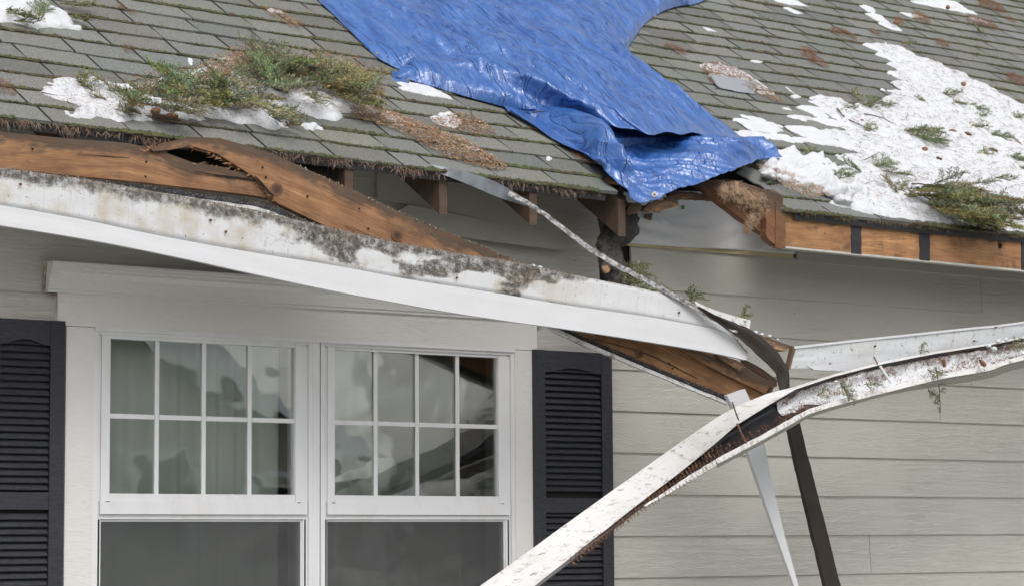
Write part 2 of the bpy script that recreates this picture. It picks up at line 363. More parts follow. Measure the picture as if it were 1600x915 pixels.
# ================================================================== the house
house = thing('house', 'beige sided house with grey shingled roof and storm damaged eave', 'house', (6.5, 0, 0))
ROW = .178; Z0 = 1.9954-ROW*10
xg0, xg1 = W(934, 430)[0], W(985, 430)[0]; zg = W(945, 436)[2]          # gap where the siding is torn away
xw1 = W(1243, 400)[0]; zw = Z0+ROW*15+.002
WX0, WX1 = W(103, 600)[0], W(838, 600)[0]                                # casing outer edges
ZHT = W(90, 420)[2]
def siding():
    mb = MB(); k = 0
    joints = {12: [W(1512, 492)[0]], 7: [8.3], 10: [5.0, 11.2], 14: [9.1], 9: [9.9]}
    for k in range(0, 18):
        z0 = Z0+k*ROW; z1 = min(z0+ROW+.012, 3.285)
        if z0 > 3.2: break
        cuts = []
        if z0 > .75 and z0 < ZHT-.12: cuts.append((WX0+.02, WX1-.02))
        if z0+ROW*.5 > zg: cuts.append((xg0, xg1))
        if z0 > zw-.02: cuts.append((xg1-.01, xw1))
        for j in joints.get(k, []): cuts.append((j-.0015, j+.0015))
        cuts.sort(); x = 0.8; seg = []
        for a, b in cuts:
            if a > x: seg.append((x, a))
            x = max(x, b)
        seg.append((x, 14.5))
        for a, b in seg:
            nx = max(2, int((b-a)/.25)+1); V = []; F = []
            for i in range(nx):
                X = a+(b-a)*i/(nx-1); wv = .0015*noise.noise(Vector((X*1.3, k*3.1, 0)))
                V += [(X, -.004, z1), (X, -.0135+wv, z0), (X, .004, z0), (X, .006, z1)]
            for i in range(nx-1):
                p = i*4; q = p+4
                F += [(p, p+1, q+1, q), (p+1, p+2, q+2, q+1), (p+2, p+3, q+3, q+2), (p+3, p, q, q+3)]
            F += [(0, 3, 2, 1), (nx*4-4, nx*4-3, nx*4-2, nx*4-1)]
            mb.add(V, F)
    mb.box(.8, 14.5, .0, .05, 0, Z0)
    return mb.build('siding', M['siding'], house)
siding()
mb = MB()   # sheathing behind the boards, left open at the window
OX0, OX1, OZ0, OZ1 = W(145, 600)[0], W(803, 600)[0], .9, W(145, 512)[2]
for a in ((.8, OX0, 0, 3.32), (OX1, 14.5, 0, 3.32), (OX0, OX1, 0, OZ0), (OX0, OX1, OZ1, 3.32)):
    mb.box(a[0], a[1], .012, .06, a[2], a[3])
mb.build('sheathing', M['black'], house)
# torn house wrap with the yellowish strip under it
def wrapdisp(u, t, p):
    return Vector((0, -.020*abs(noise.noise(Vector((u*3+t*2.5, t*3.2-u*1.5, 1))))-.006*abs(noise.noise(Vector((u*14+t*5, t*9-u*9, 4))))-.012*t*(1-t), 0))
wp = strip([W(968, 300, -.006), W(1100, 300, -.006), W(1262, 318, -.006)], [W(968, 379, -.014), W(1060, 386, -.02), W(1150, 391, -.016), W(1241, 397, -.014)], 90, 30, (0, .003, 0), wrapdisp)
wp.build('house_wrap', M['wrap'], house, True)
strip([W(968, 378, -.016), W(1240, 396.5, -.016)], [W(968, 383, -.016), W(1240, 404, -.016)], 20, 3, (0, .003, 0)).build('primer_strip', M['primer'], house)

# ---- rafters (tails show below the eave)
def rafter(px, top=None, name='rafter_tail', wid=.038, dep=.14, ylen=.75, dy=0.0):
    x = W(px, 300, EY)[0]; mb = MB()
    y0 = EY+.005+dy; zt = EZ+lift(x)-.03+dy*TT
    P = [(y0, zt), (y0, zt-dep), (y0+ylen, zt-dep+ylen*TT-.0), (y0+ylen, zt+ylen*TT)]
    V = []
    for sx in (x-wid, x):
        for (yy, zz) in P: V.append((sx, yy, zz))
    mb.add(V, [(0, 1, 2, 3), (7, 6, 5, 4), (0, 4, 5, 1), (1, 5, 6, 2), (2, 6, 7, 3), (3, 7, 4, 0)])
    return mb.build(name, M['wood_obj'], house)
for px in (-160, -20, 120, 262, 410, 553, 700, 840): rafter(px)
rafter(978, dep=.15)
for px in (1300, 1440, 1580, 1720): rafter(px, dy=.05, dep=.10)
# ---- roof deck with the hole knocked through it
HOLE_PX = [(936, 300), (946, 268), (1000, 235), (1120, 232), (1150, 256), (1188, 272), (1224, 318), (1224, 350), (950, 345)]
HOLE = [uv_of(RW(a, b)) for a, b in HOLE_PX]
X0, X1, V1 = 2.2, 15.5, 5.6
def roof_deck():
    du, dv = .05, .05; xs = np.arange(X0, X1, du); vs_ = np.arange(.02, V1, dv); XX, VV = np.meshgrid(xs, vs_, indexing='ij')
    hole = inpoly(XX+du/2+np.random.uniform(-.015, .015, XX.shape), VV+dv/2, HOLE)
    V = []; F = []; nv = len(vs_)
    for h in (-.006, -.024):
        for i, x in enumerate(xs):
            for j, v in enumerate(vs_): V.append(R(x, v, h))
    N = len(xs)*nv
    for i in range(len(xs)-1):
        for j in range(nv-1):
            if hole[i, j]: continue
            a = i*nv+j; b = a+nv; F += [(a, b, b+1, a+1), (N+a, N+a+1, N+b+1, N+b)]
            if j == 0: F.append((a, N+a, N+b, b))
            elif hole[i, j-1]: F.append((a, N+a, N+b, b))
            if i and hole[i-1, j]: F.append((a, a+1, N+a+1, N+a))
            if hole[i+1, j] if i < len(xs)-2 else False: F.append((b, N+b, N+b+1, b+1))
    return mk('roof_deck', V, F, M['deck'], house)
roof_deck()
EXPO = .1465; TABW = .305
roof = None
def shingles():
    mb = MB(); rnd = random.Random(3); k = 0
    v = -.02
    while v < V1-.2:
        x = X0-rnd.random()*TABW; ofs = (TABW/2 if k % 2 else 0)+rnd.uniform(-.04, .04); x = X0+ofs-TABW
        run = 0
        while x < X1:
            wv = TABW
            if rnd.random() < .12: wv = TABW*rnd.choice((.5, .7, .85))
            cx_, cv_ = x+wv/2, v+EXPO/2
            inh = inpoly(np.array([cx_, x+.03, x+wv-.03]), np.array([cv_, v+.02, v+.03]), HOLE)
            if inh[0] or (inh.sum() >= 2): x += wv; continue
            tnt = rnd.choice((1, 1, 1, .93, .86, .78, 1.08, 1.14)); tnt *= rnd.uniform(.94, 1.06); hue = rnd.uniform(-.03, .03)
            c = (tnt*(1+hue), tnt, tnt*(.97-hue))
            gap = .0026; V = []; nx, nv = 6, 4; vb = rnd.uniform(-.003, .003); lf = rnd.uniform(0, .004); curl = rnd.uniform(-.002, .004) 
            for i in range(nx):
                X = x+gap+(wv-2*gap)*i/(nx-1)
                for j in range(nv):
                    t = j/(nv-1); vv = v+vb+(EXPO+.012-vb)*t + (1-t)*.003*noise.noise(Vector((X*9, v*7, 1)))
                    h = .0075*(1-t)+.0008+lf*.5*(1-t)+curl*(1-t)*abs(i/(nx-1)-.5)*2+.002*noise.noise(Vector((X*12, vv*12, 5)))
                    V.append(R(X, vv, h))
            nn = nx*nv
            for i in range(nx): V.append(R(x+gap+(wv-2*gap)*i/(nx-1), v+vb, -.004))
            for j in (0, nv-1):
                pass
            F = []
            for i in range(nx-1):
                for j in range(nv-1):
                    a = i*nv+j; F.append((a, a+nv, a+nv+1, a+1))
                F.append((nn+i, nn+i+1, (i+1)*nv, i*nv))
            F.append((nn, 0, nv-1)); F.append((nn+nx-1, nn-1, nn-nv))
            mb.add(V, F, c)
            V = [R(x+wv+e*.0042, v+vb+(EXPO+.004)*q, (.0062*(1-q)+.0042)) for q in (0, .5, 1) for e in (-1, 1)]; mb.add(V, [(0, 1, 3, 2), (2, 3, 5, 4)], (.07, .065, .05)); x += wv
        v += EXPO; k += 1
    return mb.build('shingles', M['shingle'], house)
shingles()
def moss():
    mb = MB(); rnd = random.Random(5); v = -.02
    while v < V1-.3:
        x = X0
        while x < X1:
            x += rnd.uniform(.006, .016)
            if inpoly(np.array([x]), np.array([v]), HOLE)[0]: continue
            d = noise.noise(Vector((x*2.2, v*5, 9)))+.35*noise.noise(Vector((x*13, v*5, 2)))
            if d < -.22: continue
            s = (1.5 if v < 0 else 1.0)*(.0045+.008*max(0, d+.25))*rnd.uniform(.7, 1.5); g_ = rnd.random()
            bl = .5+.5*noise.noise(Vector((x*4, v*3, 20)))
            c = (.05+.06*g_, .062+.10*g_*bl, .016+.02*g_) if g_ < .8 else (.07, .05, .03)
            p = R(x, v+rnd.uniform(-.004, .002), .004+rnd.uniform(0, .004)); q = []
            for a in range(5):
                t = a*1.2566+rnd.uniform(-.3, .3); q.append(p+Vector((1, 0, 0))*math.cos(t)*s*1.5+RV*math.sin(t)*s*.75+RN*rnd.uniform(-.002, .002))
            mb.add([p+RN*s*.8]+q, [(0, 1, 2), (0, 2, 3), (0, 3, 4), (0, 4, 5), (0, 5, 1)], c)
        v += EXPO
    o = mb.build('moss', M['tinted'], house, True); o['kind'] = 'stuff'
moss()
# drip edge still fixed along the eave (thin grey line under the shingles), both sides of the break
for a, b in ((X0, W(945, 300, EY)[0]), (W(1240, 330, EY)[0], X1)):
    n = 80; A = [R(a+(b-a)*i/n, -.012, -.007) for i in range(n+1)]
    B = [p+Vector((0, .004, -.03)) for p in A]
    strip(A, B, n, 2, (0, .002, 0)).build('drip_edge', M['rubber'], house)
# ---- eave board on the right with tape strips over its joints
def eave_board():
    ye = EY+.012
    top = [W(1224, 325, ye), W(1340, 337, ye), W(1480, 352, ye), W(1640, 369, ye), W(1800, 386, ye), W(2300, 438, ye)]
    bot = [W(1226, 384, ye), W(1340, 397, ye), W(1480, 410.5, ye), W(1640, 425, ye), W(1800, 440, ye), W(2300, 485, ye)]
    b = strip(top, bot, 60, 6, (0, .038, 0)); bo = b.build('eave_board', m_wood('eave_board_lumber', (.50, .25, .10), (.64, .36, .17), .9), house)
    for x0, x1 in ((1330, 1346), (1437, 1453), (1596, 1606)):
        f = lambda X: (330+(X-1224)*.106, 387+(X-1226)*.0965)
        strip([W(x0, f(x0)[0], ye-.003), W(x1, f(x1)[0], ye-.003)], [W(x0, f(x0)[1]-1, ye-.003), W(x1, f(x1)[1]-1, ye-.003)], 5, 14, (0, .002, 0), lambda u, t, p: Vector((.004*noise.noise(p*40), 0, 0))).build('joint_tape', M['rubber'], bo)
    strip([W(1226, 384.6, ye-.002), W(1800, 441, ye-.002)], [W(1226, 387.6, ye-.002), W(1800, 444, ye-.002)], 30, 2, (0, .04, 0)).build('soffit_lip', M['siding'], bo)
    hole = MB(); hole.tube([W(1562, 384, ye-.001), W(1562, 384, ye-.006)], .013, 10); hole.build('knot_hole', M['black'], bo)
eave_board()

# ================================================================== window wall trim
def wz(px, py, y): return W(px, py, y)[2]
def wx(px, py, y): return W(px, py, y)[0]
win_trim = MB()
yc = -.030; OX0 = wx(145, 600, -.022)-.0005; OX1 = wx(803, 600, -.022)+.0005
xL0, xL1 = wx(103, 600, yc), OX0+.0005
xR0, xR1 = OX1-.0005, wx(838, 600, yc)
zH0, zH1 = OZ1+.0008, wz(92, 458, yc)
trim = bpy.data.objects.new('window_trim', None)
mbT = MB(); mbT.box(xL0, xL1, yc, .0, .9, zH0-.0015); tc_ = mbT.build('side_casing', M['siding_w'], house)
mbT = MB(); mbT.box(xR0, xR1, yc, .0, .9, zH0-.0015); mbT.build('side_casing', M['siding_w'], house)
mbT = MB(); mbT.box(wx(90, 480, yc), xR1+.003, yc-.003, .0, zH0, zH1+.01); mbT.build('head_casing', M['siding_w'], house)
# crown moulding: stepped and coved profile
prof = [(-.030, 0.0), (-.044, 0.0), (-.044, .010), (-.050, .012), (-.053, .030), (-.060, .055), (-.072, .070), (-.074, .072), (-.074, .082), (-.080, .085), (-.080, .096), (-.086, .098), (-.086, .108), (-.002, .112), (-.002, 0.0)]
zc = zH1+.002; xa, xb = wx(82, 440, -.08), xR1+.03
V = [(x, y, zc+z) for x in (xa, xb) for y, z in prof]; n = len(prof)
mbT = MB(); mbT.add(V, [tuple(range(n)), tuple(range(2*n-1, n-1, -1))]+[(i, i+n, (i+1) % n+n, (i+1) % n) for i in range(n)]); mbT.build('crown_moulding', M['siding_w'], house)
mbT = MB(); mbT.tube([(xa-.004, -.03, zc+.108), (xa-.004, -.02, zc), (wx(89, 470, -.02), -.02, zc-.01), (wx(91, 490, -.02), -.018, zH0-.02)], .006, 6, rough=.8); mbT.build('caulk_bead', M['caulk'], house)
yf = -.022
def window(gx0, gx1, fx0, fx1):
    """gx: glass px limits of the upper sash, fx: frame px limits"""
    X = lambda px: wx(px, 640, yf)
    root = thing('tmp', '', '', (0, 0, 0))
    bpy.data.objects.remove(root)
    a, b = X(fx0), X(fx1); g0, g1 = X(gx0), X(gx1)
    zt = wz(gx0, 528 if gx0 < 300 else 550, yf); zb = wz(gx0, 770 if gx0 < 300 else 772, yf); ztop = OZ1-.004
    if gx0 > 300: zt = WZT[0]; zb = WZT[1]
    else: WZT[:] = [zt, zb]
    z2 = zb-.024; z3 = z2-.052; zl = z3-.020; zbot = .95
    mb = MB()   # fixed outer frame + stops
    fw = .02
    mb.box(a, a+fw, yf-.006, .06, zbot, ztop); mb.box(b-fw, b, yf-.006, .06, zbot, ztop); mb.box(a+fw+.001, b-fw-.001, yf-.006, .06, ztop-fw, ztop); mb.box(a+fw+.001, b-fw-.001, yf-.02, .06, zbot, zbot+.03)
    for (q, s_) in ((a+fw, 1), (b-fw, -1)): mb.box(min(q, q+s_*.014), max(q, q+s_*.014), yf+.004, .05, zbot+.031, ztop-fw-.001)
    fr = mb.build('window', M['trim'], house)
    up = MB(); e = .002
    s0, s1 = a+fw+.015, b-fw-.015
    up.box(s0, g0, yf+.0, .03, z2-.0045, zt+.03); up.box(g1, s1, yf+.0, .03, z2-.0045, zt+.03)
    up.box(g0+e*.5, g1-e*.5, yf+.001, .03, zt, zt+.029); up.box(g0+e*.5, g1-e*.5, yf+.001, .03, z2-.0045, zb)
    up.box(s0-.006, s1+.006, yf-.010, .03, z3, z2-.004)
    # bevelled glazing bead
    for (x0, x1, z0, z1, dx, dz) in ((g0, g1, zt, zt, 0, 1), ): pass
    up.build('upper_sash', M['trim'], fr)
    gl = MB(); gl.box(g0-.004, g1+.004, yf+.016, yf+.0185, zb-.004, zt+.004); gl.build('upper_pane', M['glass'], fr)
    gr = MB(); nx = 4
    for i in range(1, nx):
        x = g0+(g1-g0)*i/nx; gr.box(x-.0085, x+.0085, yf+.0100, yf+.0150, zb-.001, zt+.001)
    zm = (zb+zt)/2; 
    for i in range(nx): gr.box(g0+(g1-g0)*i/nx+(.0098 if i else -.003), g0+(g1-g0)*(i+1)/nx-(.0098 if i < nx-1 else -.003), yf+.0104, yf+.0150, zm-.0085, zm+.0085)
    gr.build('grille', M['trim'], fr)
    lo = MB(); l0, l1 = g0-.035, g1+.035
    lo.box(s0-.008, l0, yf+.004, .04, zbot+.031, zl); lo.box(l1, s1+.008, yf+.004, .04, zbot+.031, zl); lo.box(s0-.008, s1+.008, yf+.002, .04, zl+.0015, z3-.0015)
    lo.box(l0, l0+.006, yf+.010, .04, zbot+.031, zl-.001); lo.box(l1-.006, l1, yf+.010, .04, zbot+.031, zl-.001); lo.box(l0+.0065, l1-.0065, yf+.010, .04, zl-.007, zl-.001)
    lo.build('lower_sash', M['trim'], fr)
    sc = MB(); sc.box(l0+.004, l1-.004, yf+.012, yf+.0128, zbot+.03, zl-.004); sc.build('insect_screen', M['screen'], fr)
    gl = MB(); gl.box(l0+.004, l1-.004, yf+.024, yf+.0265, zbot+.03, zl-.004); gl.build('lower_pane', M['glass'], fr)
    # little weep notches at the sash corners
    nm = MB()
    for x in (g0-.012, g1+.010):
        nm = MB(); nm.box(x-.008, x+.008, yf-.0112, yf-.0102, z2-.0075, z2-.005); nm.build('corner_notch', M['black'], fr)
    return g0, g1
WZT = [0, 0]
gA = window(172, 462, 145, 488)
gB = window(523, 779, 500, 803)
mbT = MB(); mbT.box(wx(489, 640, -.03), wx(499.5, 640, -.03), -.030, .05, .95, OZ1-.004); mbT.build('mullion', M['trim'], house)
mbT = MB(); mbT.box(OX0+.002, OX1-.002, -.036, -.022, OZ1-.012, OZ1+.001); mbT.build('drip_bead', M['trim'], house)
# room behind
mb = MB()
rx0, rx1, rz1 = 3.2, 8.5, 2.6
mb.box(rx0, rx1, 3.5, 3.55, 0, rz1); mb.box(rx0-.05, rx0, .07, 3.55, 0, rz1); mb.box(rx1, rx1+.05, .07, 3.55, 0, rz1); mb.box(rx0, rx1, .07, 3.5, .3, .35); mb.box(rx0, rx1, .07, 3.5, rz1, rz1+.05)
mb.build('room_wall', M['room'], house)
def curtain(x0, x1, y, lab, seed, taper=0.0):
    V = []; F = []; nx, nz = 160, 8
    for i in range(nx):
        for j in range(nz):
            t = i/(nx-1); zt = j/(nz-1); x = x0+(x1+taper*(1-zt)-x0)*t
            V.append((x, y+.014*math.sin(t*60+seed+1.5*math.sin(t*9))+.012*noise.noise(Vector((t*9, zt*2, seed))), 2.5-1.75*(1-zt)))
    for i in range(nx-1):
        for j in range(nz-1): a = i*nz+j; F.append((a, a+nz, a+nz+1, a+1))
    o = mk('curtain', V, F, M['curtain'], None, smooth=True, loc=((x0+x1)/2, y, .75)); 
    m = o.modifiers.new('thick', 'SOLIDIFY'); m.thickness = .002
    return tag(o, lab, 'curtain', 'curtains behind the window panes')
curtain(gA[0]-.12, wx(436, 640, .1), .12, 'pale grey green curtain behind the left window', 1.0)
curtain(wx(452, 640, .1), wx(475, 640, .1), .10, 'narrow curtain edge beside the dark gap in left window', 2.0)
curtain(gB[0]-.12, wx(724, 640, .1), .13, 'wide grey green curtain behind the right window', 3.0, .03)
curtain(wx(764, 640, .1), wx(800, 640, .1), .11, 'narrow curtain edge right of the black gap in right window', 4.0)

# ---- shutters
def shutter(px0, px1, ztop, name='shutter'):
    y0 = -.045; y1 = -.014; a, b = wx(px0, 640, y0), wx(px1, 640, y0); w_ = b-a; zb = .9; sw = .058
    fr = MB(); fr.box(a, a+sw, y0, y1, zb, ztop); fr.box(b-sw, b, y0, y1, zb, ztop)
    zm = wz(40, 768, y0) if px0 < 500 else wz(890, 777, y0); zm2 = zm-.062
    # arched top rail
    n = 20; i0, i1 = a+sw+.0005, b-sw-.0005; pts = [(i0, ztop-.001), (i0, ztop-.092)]
    for i in range(n+1):
        t = i/n; pts.append((i0+(i1-i0)*t, ztop-.092+.020*(0.5-.5*math.cos(2*math.pi*t))))
    pts.append((i1, ztop-.001)); fr.prism(pts[::-1], y0+.002, y1)
    fr.box(i0, i1, y0+.002, y1, zm2, zm)
    f = fr.build(name, M['shutter'], house)
    sl = MB(); z = ztop-.066
    while z > zb+.05:
        p = .0263
        if not (zm2-.004 < z-p*.5 < zm+.012):
            V = [(i0, y0+.020, z), (i1, y0+.020, z), (i1, y0+.005, z-p+.005), (i0, y0+.005, z-p+.005), (i0, y0+.009, z-p+.0015), (i1, y0+.009, z-p+.0015), (i0, y0+.028, z-.002), (i1, y0+.028, z-.002)]
            sl.add(V, [(0, 3, 2, 1), (3, 4, 5, 2), (4, 6, 7, 5)])
        z -= p
    sl.build('louvre_slats', M['shutter'], f)
    bk = MB(); bk.box(i0, i1, y1-.006, y1-.002, zb, ztop-.01); bk.build('shutter_back', M['black'], f)
    for x in (a+.02, b-.02):
        sc = MB(); sc.tube([(x, y0-.001, ztop-.03), (x, y0-.004, ztop-.03)], .004, 8); sc.build('screw', M['shutter'], f)
shutter(835, 957, wz(835, 545, -.045))
shutter(-24, 101, wz(100, 501, -.045))
# a loose, sagging pair of boards under the eave
o = strip([W(590, 240, -.02), W(700, 254, -.02), W(830, 285, -.02), W(938, 302, -.03)], [W(590, 310, -.03), W(700, 331, -.04), W(800, 353, -.05), W(880, 372, -.055), W(938, 366, -.04)], 50, 6, (0, .01, 0)).build('loose_siding_board', m_siding('siding_uv', kind='UV'), None, loc=W(760, 350, -.03))
tag(o, 'beige siding board sprung loose under the eave between the rafter tails', 'siding board')
o = strip([W(640, 320, -.045), W(760, 344, -.05), W(897, 371, -.06)], [W(600, 342, -.045), W(730, 371, -.06), W(881, 391, -.085)], 40, 4, (0, .008, 0)).build('loose_siding_board', bpy.data.materials['siding_uv'], None, loc=W(760, 380, -.03))
tag(o, 'curled lower edge of a beige siding board with a slanted end', 'siding board')

# ================================================================== broken eave boards and fallen fascia
def wob(a=.004, f=2.0, s=0): return lambda u, t, p: Vector((0, a*noise.noise(Vector((u*f, t, s))), 0))
# left length of the snapped eave board
A = [W(-60, 200, -.50), W(0, 206, -.50), (W(120, 218, -.50)), W(200, 224, -.505), W(240, 233, -.51), W(262, 240, -.51), W(300, 254, -.512), W(318, 257, -.512), W(352, 262, -.515), W(362, 267, -.515), W(402, 272, -.515), W(415, 290, -.515), W(432, 306, -.515)]
B = [W(-60, 257, -.50), W(0, 262, -.50), W(80, 271, -.50), W(160, 279, -.505), W(230, 286, -.51), W(300, 294, -.51), W(360, 301, -.515), W(400, 306, -.515), W(425, 311, -.515), W(436, 316, -.515)]
o = strip(A, B, 120, 7, (0, .036, 0), wob(), smooth=False).build('snapped_eave_board', M['wood'], None, loc=W(200, 290, -.5))
tag(o, 'left length of the snapped brown eave board ending in a splintered break', 'board')
# the longer, hinged length running down behind the white fascia
A = [W(236, 233, -.525), W(262, 222, -.525), W(300, 214, -.525), W(345, 216, -.525), W(420, 238, -.53), W(520, 283, -.535), W(640, 338, -.54), W(760, 388, -.545), W(860, 430, -.55), W(1000, 490, -.55), W(1120, 548, -.55), W(1212, 600, -.55)]
B = [W(240, 237, -.525), W(268, 234, -.525), W(300, 228, -.525), W(340, 240, -.525), W(400, 278, -.53), W(432, 317, -.53), W(560, 378, -.535), W(760, 462, -.54), W(860, 503, -.545), W(940, 538, -.55), W(1060, 588, -.55), W(1190, 644, -.55)]
o = strip(A, B, 150, 9, (0, .036, 0), wob(), smooth=False).build('hinged_eave_board', M['wood'], None, loc=W(700, 400, -.53))
tag(o, 'long brown eave board torn loose and sloping down behind the white fascia', 'board')
o = strip([W(236, 214, -.40), W(450, 236, -.40), W(520, 262, -.40)], [W(236, 262, -.40), W(440, 305, -.40), W(520, 320, -.40)], 20, 4, (0, .03, 0)).build('dark_gap_backing', M['black'], house)  # dark panel added behind the split so the gap reads as deep shade
# crusty edge of mould on top of that board
mb = MB(); rnd = random.Random(9); tp = resample(A, 150, False)
for i in range(30, 104):
    for _ in range(7):
        p = tp[i].lerp(tp[i+1], rnd.random())+Vector((0, rnd.uniform(-.003, .02), rnd.uniform(-.006, .003))); s = rnd.uniform(.0015, .0045)
        c = rnd.choice(((.45, .50, .42), (.35, .38, .30), (.16, .11, .07), (.40, .30, .17)))
        mb.add([p+Vector((s, 0, 0)), p+Vector((0, -s, s*.5)), p+Vector((-s, 0, 0)), p+Vector((0, 0, s)), p+Vector((0, -s*.3, -s))], [(0, 3, 1), (1, 3, 2), (0, 1, 4), (1, 2, 4)], c)
o = mb.build('lichen_crust', M['tinted'], bpy.data.objects['hinged_eave_board']); o['kind'] = 'stuff'
for kx, ky, kr in ((433, 296, .030), (621, 368, .028), (1000, 552, .022)):
    mb = MB(); p = W(kx, ky, (-.5335 if kx < 500 else -.5415 if kx < 900 else -.5565)); rn_ = random.Random(kx)
    for q, cc, ex in ((.8, (.20, .10, .05), 0), (.62, (.13, .062, .032), -.0006), (.36, (.07, .035, .02), -.0012)):
        ring = [p+Vector((math.cos(t*math.pi/10)*kr*q*1.15*(1+.08*noise.noise(Vector((t*1.0, q*3, kx)))), ex+.0005, math.sin(t*math.pi/10)*kr*q*(1+.08*noise.noise(Vector((t, q*5, kx+3)))))) for t in range(20)]
        mb.add(ring+[v+Vector((0, .0035, 0)) for v in ring], [tuple(range(20))[::-1]]+[(i, (i+1) % 20, (i+1) % 20+20, i+20) for i in range(20)], cc)
    mb.build('wood_knot', M['tinted'], bpy.data.objects['hinged_eave_board'])
hb = bpy.data.objects['hinged_eave_board']; sb_ = bpy.data.objects['snapped_eave_board']; rnd = random.Random(42)
def splinters(path, y, N, L, parent, dirv, mat='wood', nm='splinter_fringe'):
    mb = MB(); Pp = resample([W(a, b, y) for a, b in path], 60, False)
    for _ in range(N):
        p = Pp[rnd.randrange(60)]+Vector((rnd.uniform(-.004, .004), rnd.uniform(0, .03), rnd.uniform(-.002, .004))); d = (Vector(dirv)+Vector((rnd.gauss(0, .35), rnd.gauss(0, .3), rnd.gauss(0, .3)))).normalized(); l = rnd.uniform(.3, 1)*L; wv_ = Vector((rnd.uniform(-.4, .4), 0, 1)).normalized()*rnd.uniform(.0015, .005)
        mb.add([p-wv_, p+wv_, p+d*l, p+Vector((0, .006, 0))], [(0, 1, 2), (1, 3, 2), (3, 0, 2)], None, 0, [(p.x, .06), (p.x, .065), (p.x+.02, .06), (p.x, .07)])
    o = mb.build(nm, M[mat], parent); o['kind'] = 'stuff'
splinters([(300, 228), (345, 246), (395, 276), (432, 314)], -.527, 60, .035, hb, (-1, -.2, -.25))
splinters([(232, 236), (262, 226), (300, 222)], -.527, 45, .045, hb, (-1, -.1, -.1))
splinters([(300, 256), (350, 264), (402, 274), (428, 306)], -.517, 50, .03, sb_, (.9, -.2, .5), 'wood_pale')
splinters([(1190, 600), (1208, 602), (1206, 618)], -.552, 40, .03, hb, (1, -.1, -.3), 'wood_pale')
def crack(path, y, w_, parent):
    P_ = [W(a, b, y) for a, b in path]; k = len(P_); A_ = [p+Vector((0, 0, w_*(math.sin(math.pi*(i+.3)/(k)))*.5)) for i, p in enumerate(P_)]; B_ = [p-Vector((0, 0, w_*(math.sin(math.pi*(i+.3)/(k)))*.5)) for i, p in enumerate(P_)]
    strip(A_, B_, 30, 2, (0, .002, 0), lambda u, t, p: Vector((0, 0, .0015*noise.noise(p*60)))).build('crack', M['black'], parent)
crack([(305, 268), (340, 274), (380, 279), (414, 285)], -.5185, .006, sb_); crack([(399, 275), (412, 290), (428, 308)], -.5325, .010, hb); crack([(120, 240), (190, 246), (240, 247)], -.5085, .002, sb_)
crack([(930, 530), (1010, 552), (1090, 590)], -.556, .003, hb); crack([(540, 352), (620, 386), (690, 420)], -.541, .002, hb)
for px, py, yy, pr in ((410, 262, -.534, hb), (415, 277, -.534, hb), (228, 253, -.510, sb_), (227, 276, -.510, sb_), (480, 307, -.537, hb), (561, 326, -.541, hb), (575, 357, -.541, hb), (1045, 567, -.556, hb), (1050, 575, -.556, hb), (50, 233, -.506, sb_)):
    mb = MB(); p = W(px, py, yy); mb.tube([p, p+Vector((.001, -.003, 0))], .0042, 8, rough=.6); mb.build('nail_hole', M['black'], pr)
for px, py, yy, pr, rr in ((433, 296, -.535, hb, .020), (621, 372, -.541, hb, .019), (1000, 552, -.556, hb, .014)):
    pass
# second ply and slivers at the lower end
o = strip([W(1055, 540, -.565), W(1120, 560, -.565), W(1208, 598, -.565)], [W(1075, 552, -.565), W(1120, 578, -.565), W(1195, 614, -.565)], 30, 4, (0, .012, 0), wob(.003, 9)).build('split_board', M['wood'], None, loc=W(1130, 575, -.56)); tag(o, 'short split slab of brown wood lying on the lower end of the long board', 'board')
o = strip([W(1162, 560, -.48), W(1190, 575, -.48), W(1214, 593, -.48)], [W(1162, 568, -.48), W(1190, 585, -.48), W(1214, 603, -.48)], 14, 3, (0, .02, 0)).build('splintered_lath', M['wood_dark'], None, loc=W(1190, 585, -.48)); tag(o, 'thin dark splintered lath just left of the dark bent strip', 'lath')
o = strip([W(1118, 553, -.575), W(1150, 562, -.575), W(1164, 571, -.575)], [W(1130, 562, -.575), W(1148, 574, -.575), W(1156, 580, -.575)], 10, 3, (0, .02, 0)).build('pale_wood_chip', M['wood_pale'], None, loc=W(1140, 570, -.57)); tag(o, 'pale wood chip under the cut end of the white fascia', 'wood chip')
# soffit rail: dirty channel hanging under the long board
pts = [(150, 288), (250, 301), (330, 313), (395, 322), (440, 336), (520, 372), (700, 440), (868, 512), (930, 540), (1020, 578), (1090, 607), (1140, 627)]
A = [W(a, b, -.56) for a, b in pts]; Bp = [W(a-1, b+5, -.56) for a, b in pts]
sof = strip(A, Bp, 90, 3, (0, .02, 0)).build('soffit_rail', M['white_dirty'], None, loc=W(700, 440, -.56)); tag(sof, 'thin dirty white soffit rail hanging under the loose eave boards', 'soffit rail')
A2 = [W(a, b-7, -.553) for a, b in pts]
strip(A2, A, 90, 3, (0, .06, 0), lambda u, t, p: Vector((0, .01*noise.noise(p*30), .004*noise.noise(p*50)))).build('soot_lining', M['rubber'], sof)
rnd = random.Random(4); mb = MB(); tp = resample(A, 300)
for i in range(300):
    for _ in range(5):
        p = tp[i]+Vector((rnd.uniform(-.01, .01), rnd.uniform(-.012, .0), rnd.uniform(.0, .018))); s = rnd.uniform(.0015, .005); c = rnd.choice(((.03, .025, .02), (.05, .04, .03), (.30, .28, .25), (.12, .08, .05), (.02, .02, .02)))
        mb.add([p+Vector((s, 0, 0)), p+Vector((-s*.6, -s, 0)), p+Vector((-s*.4, 0, s)), p+Vector((0, -s, s))], [(0, 1, 3), (1, 2, 3), (0, 3, 2), (0, 2, 1)], c)
o = mb.build('grit', M['tinted'], sof); o['kind'] = 'stuff'
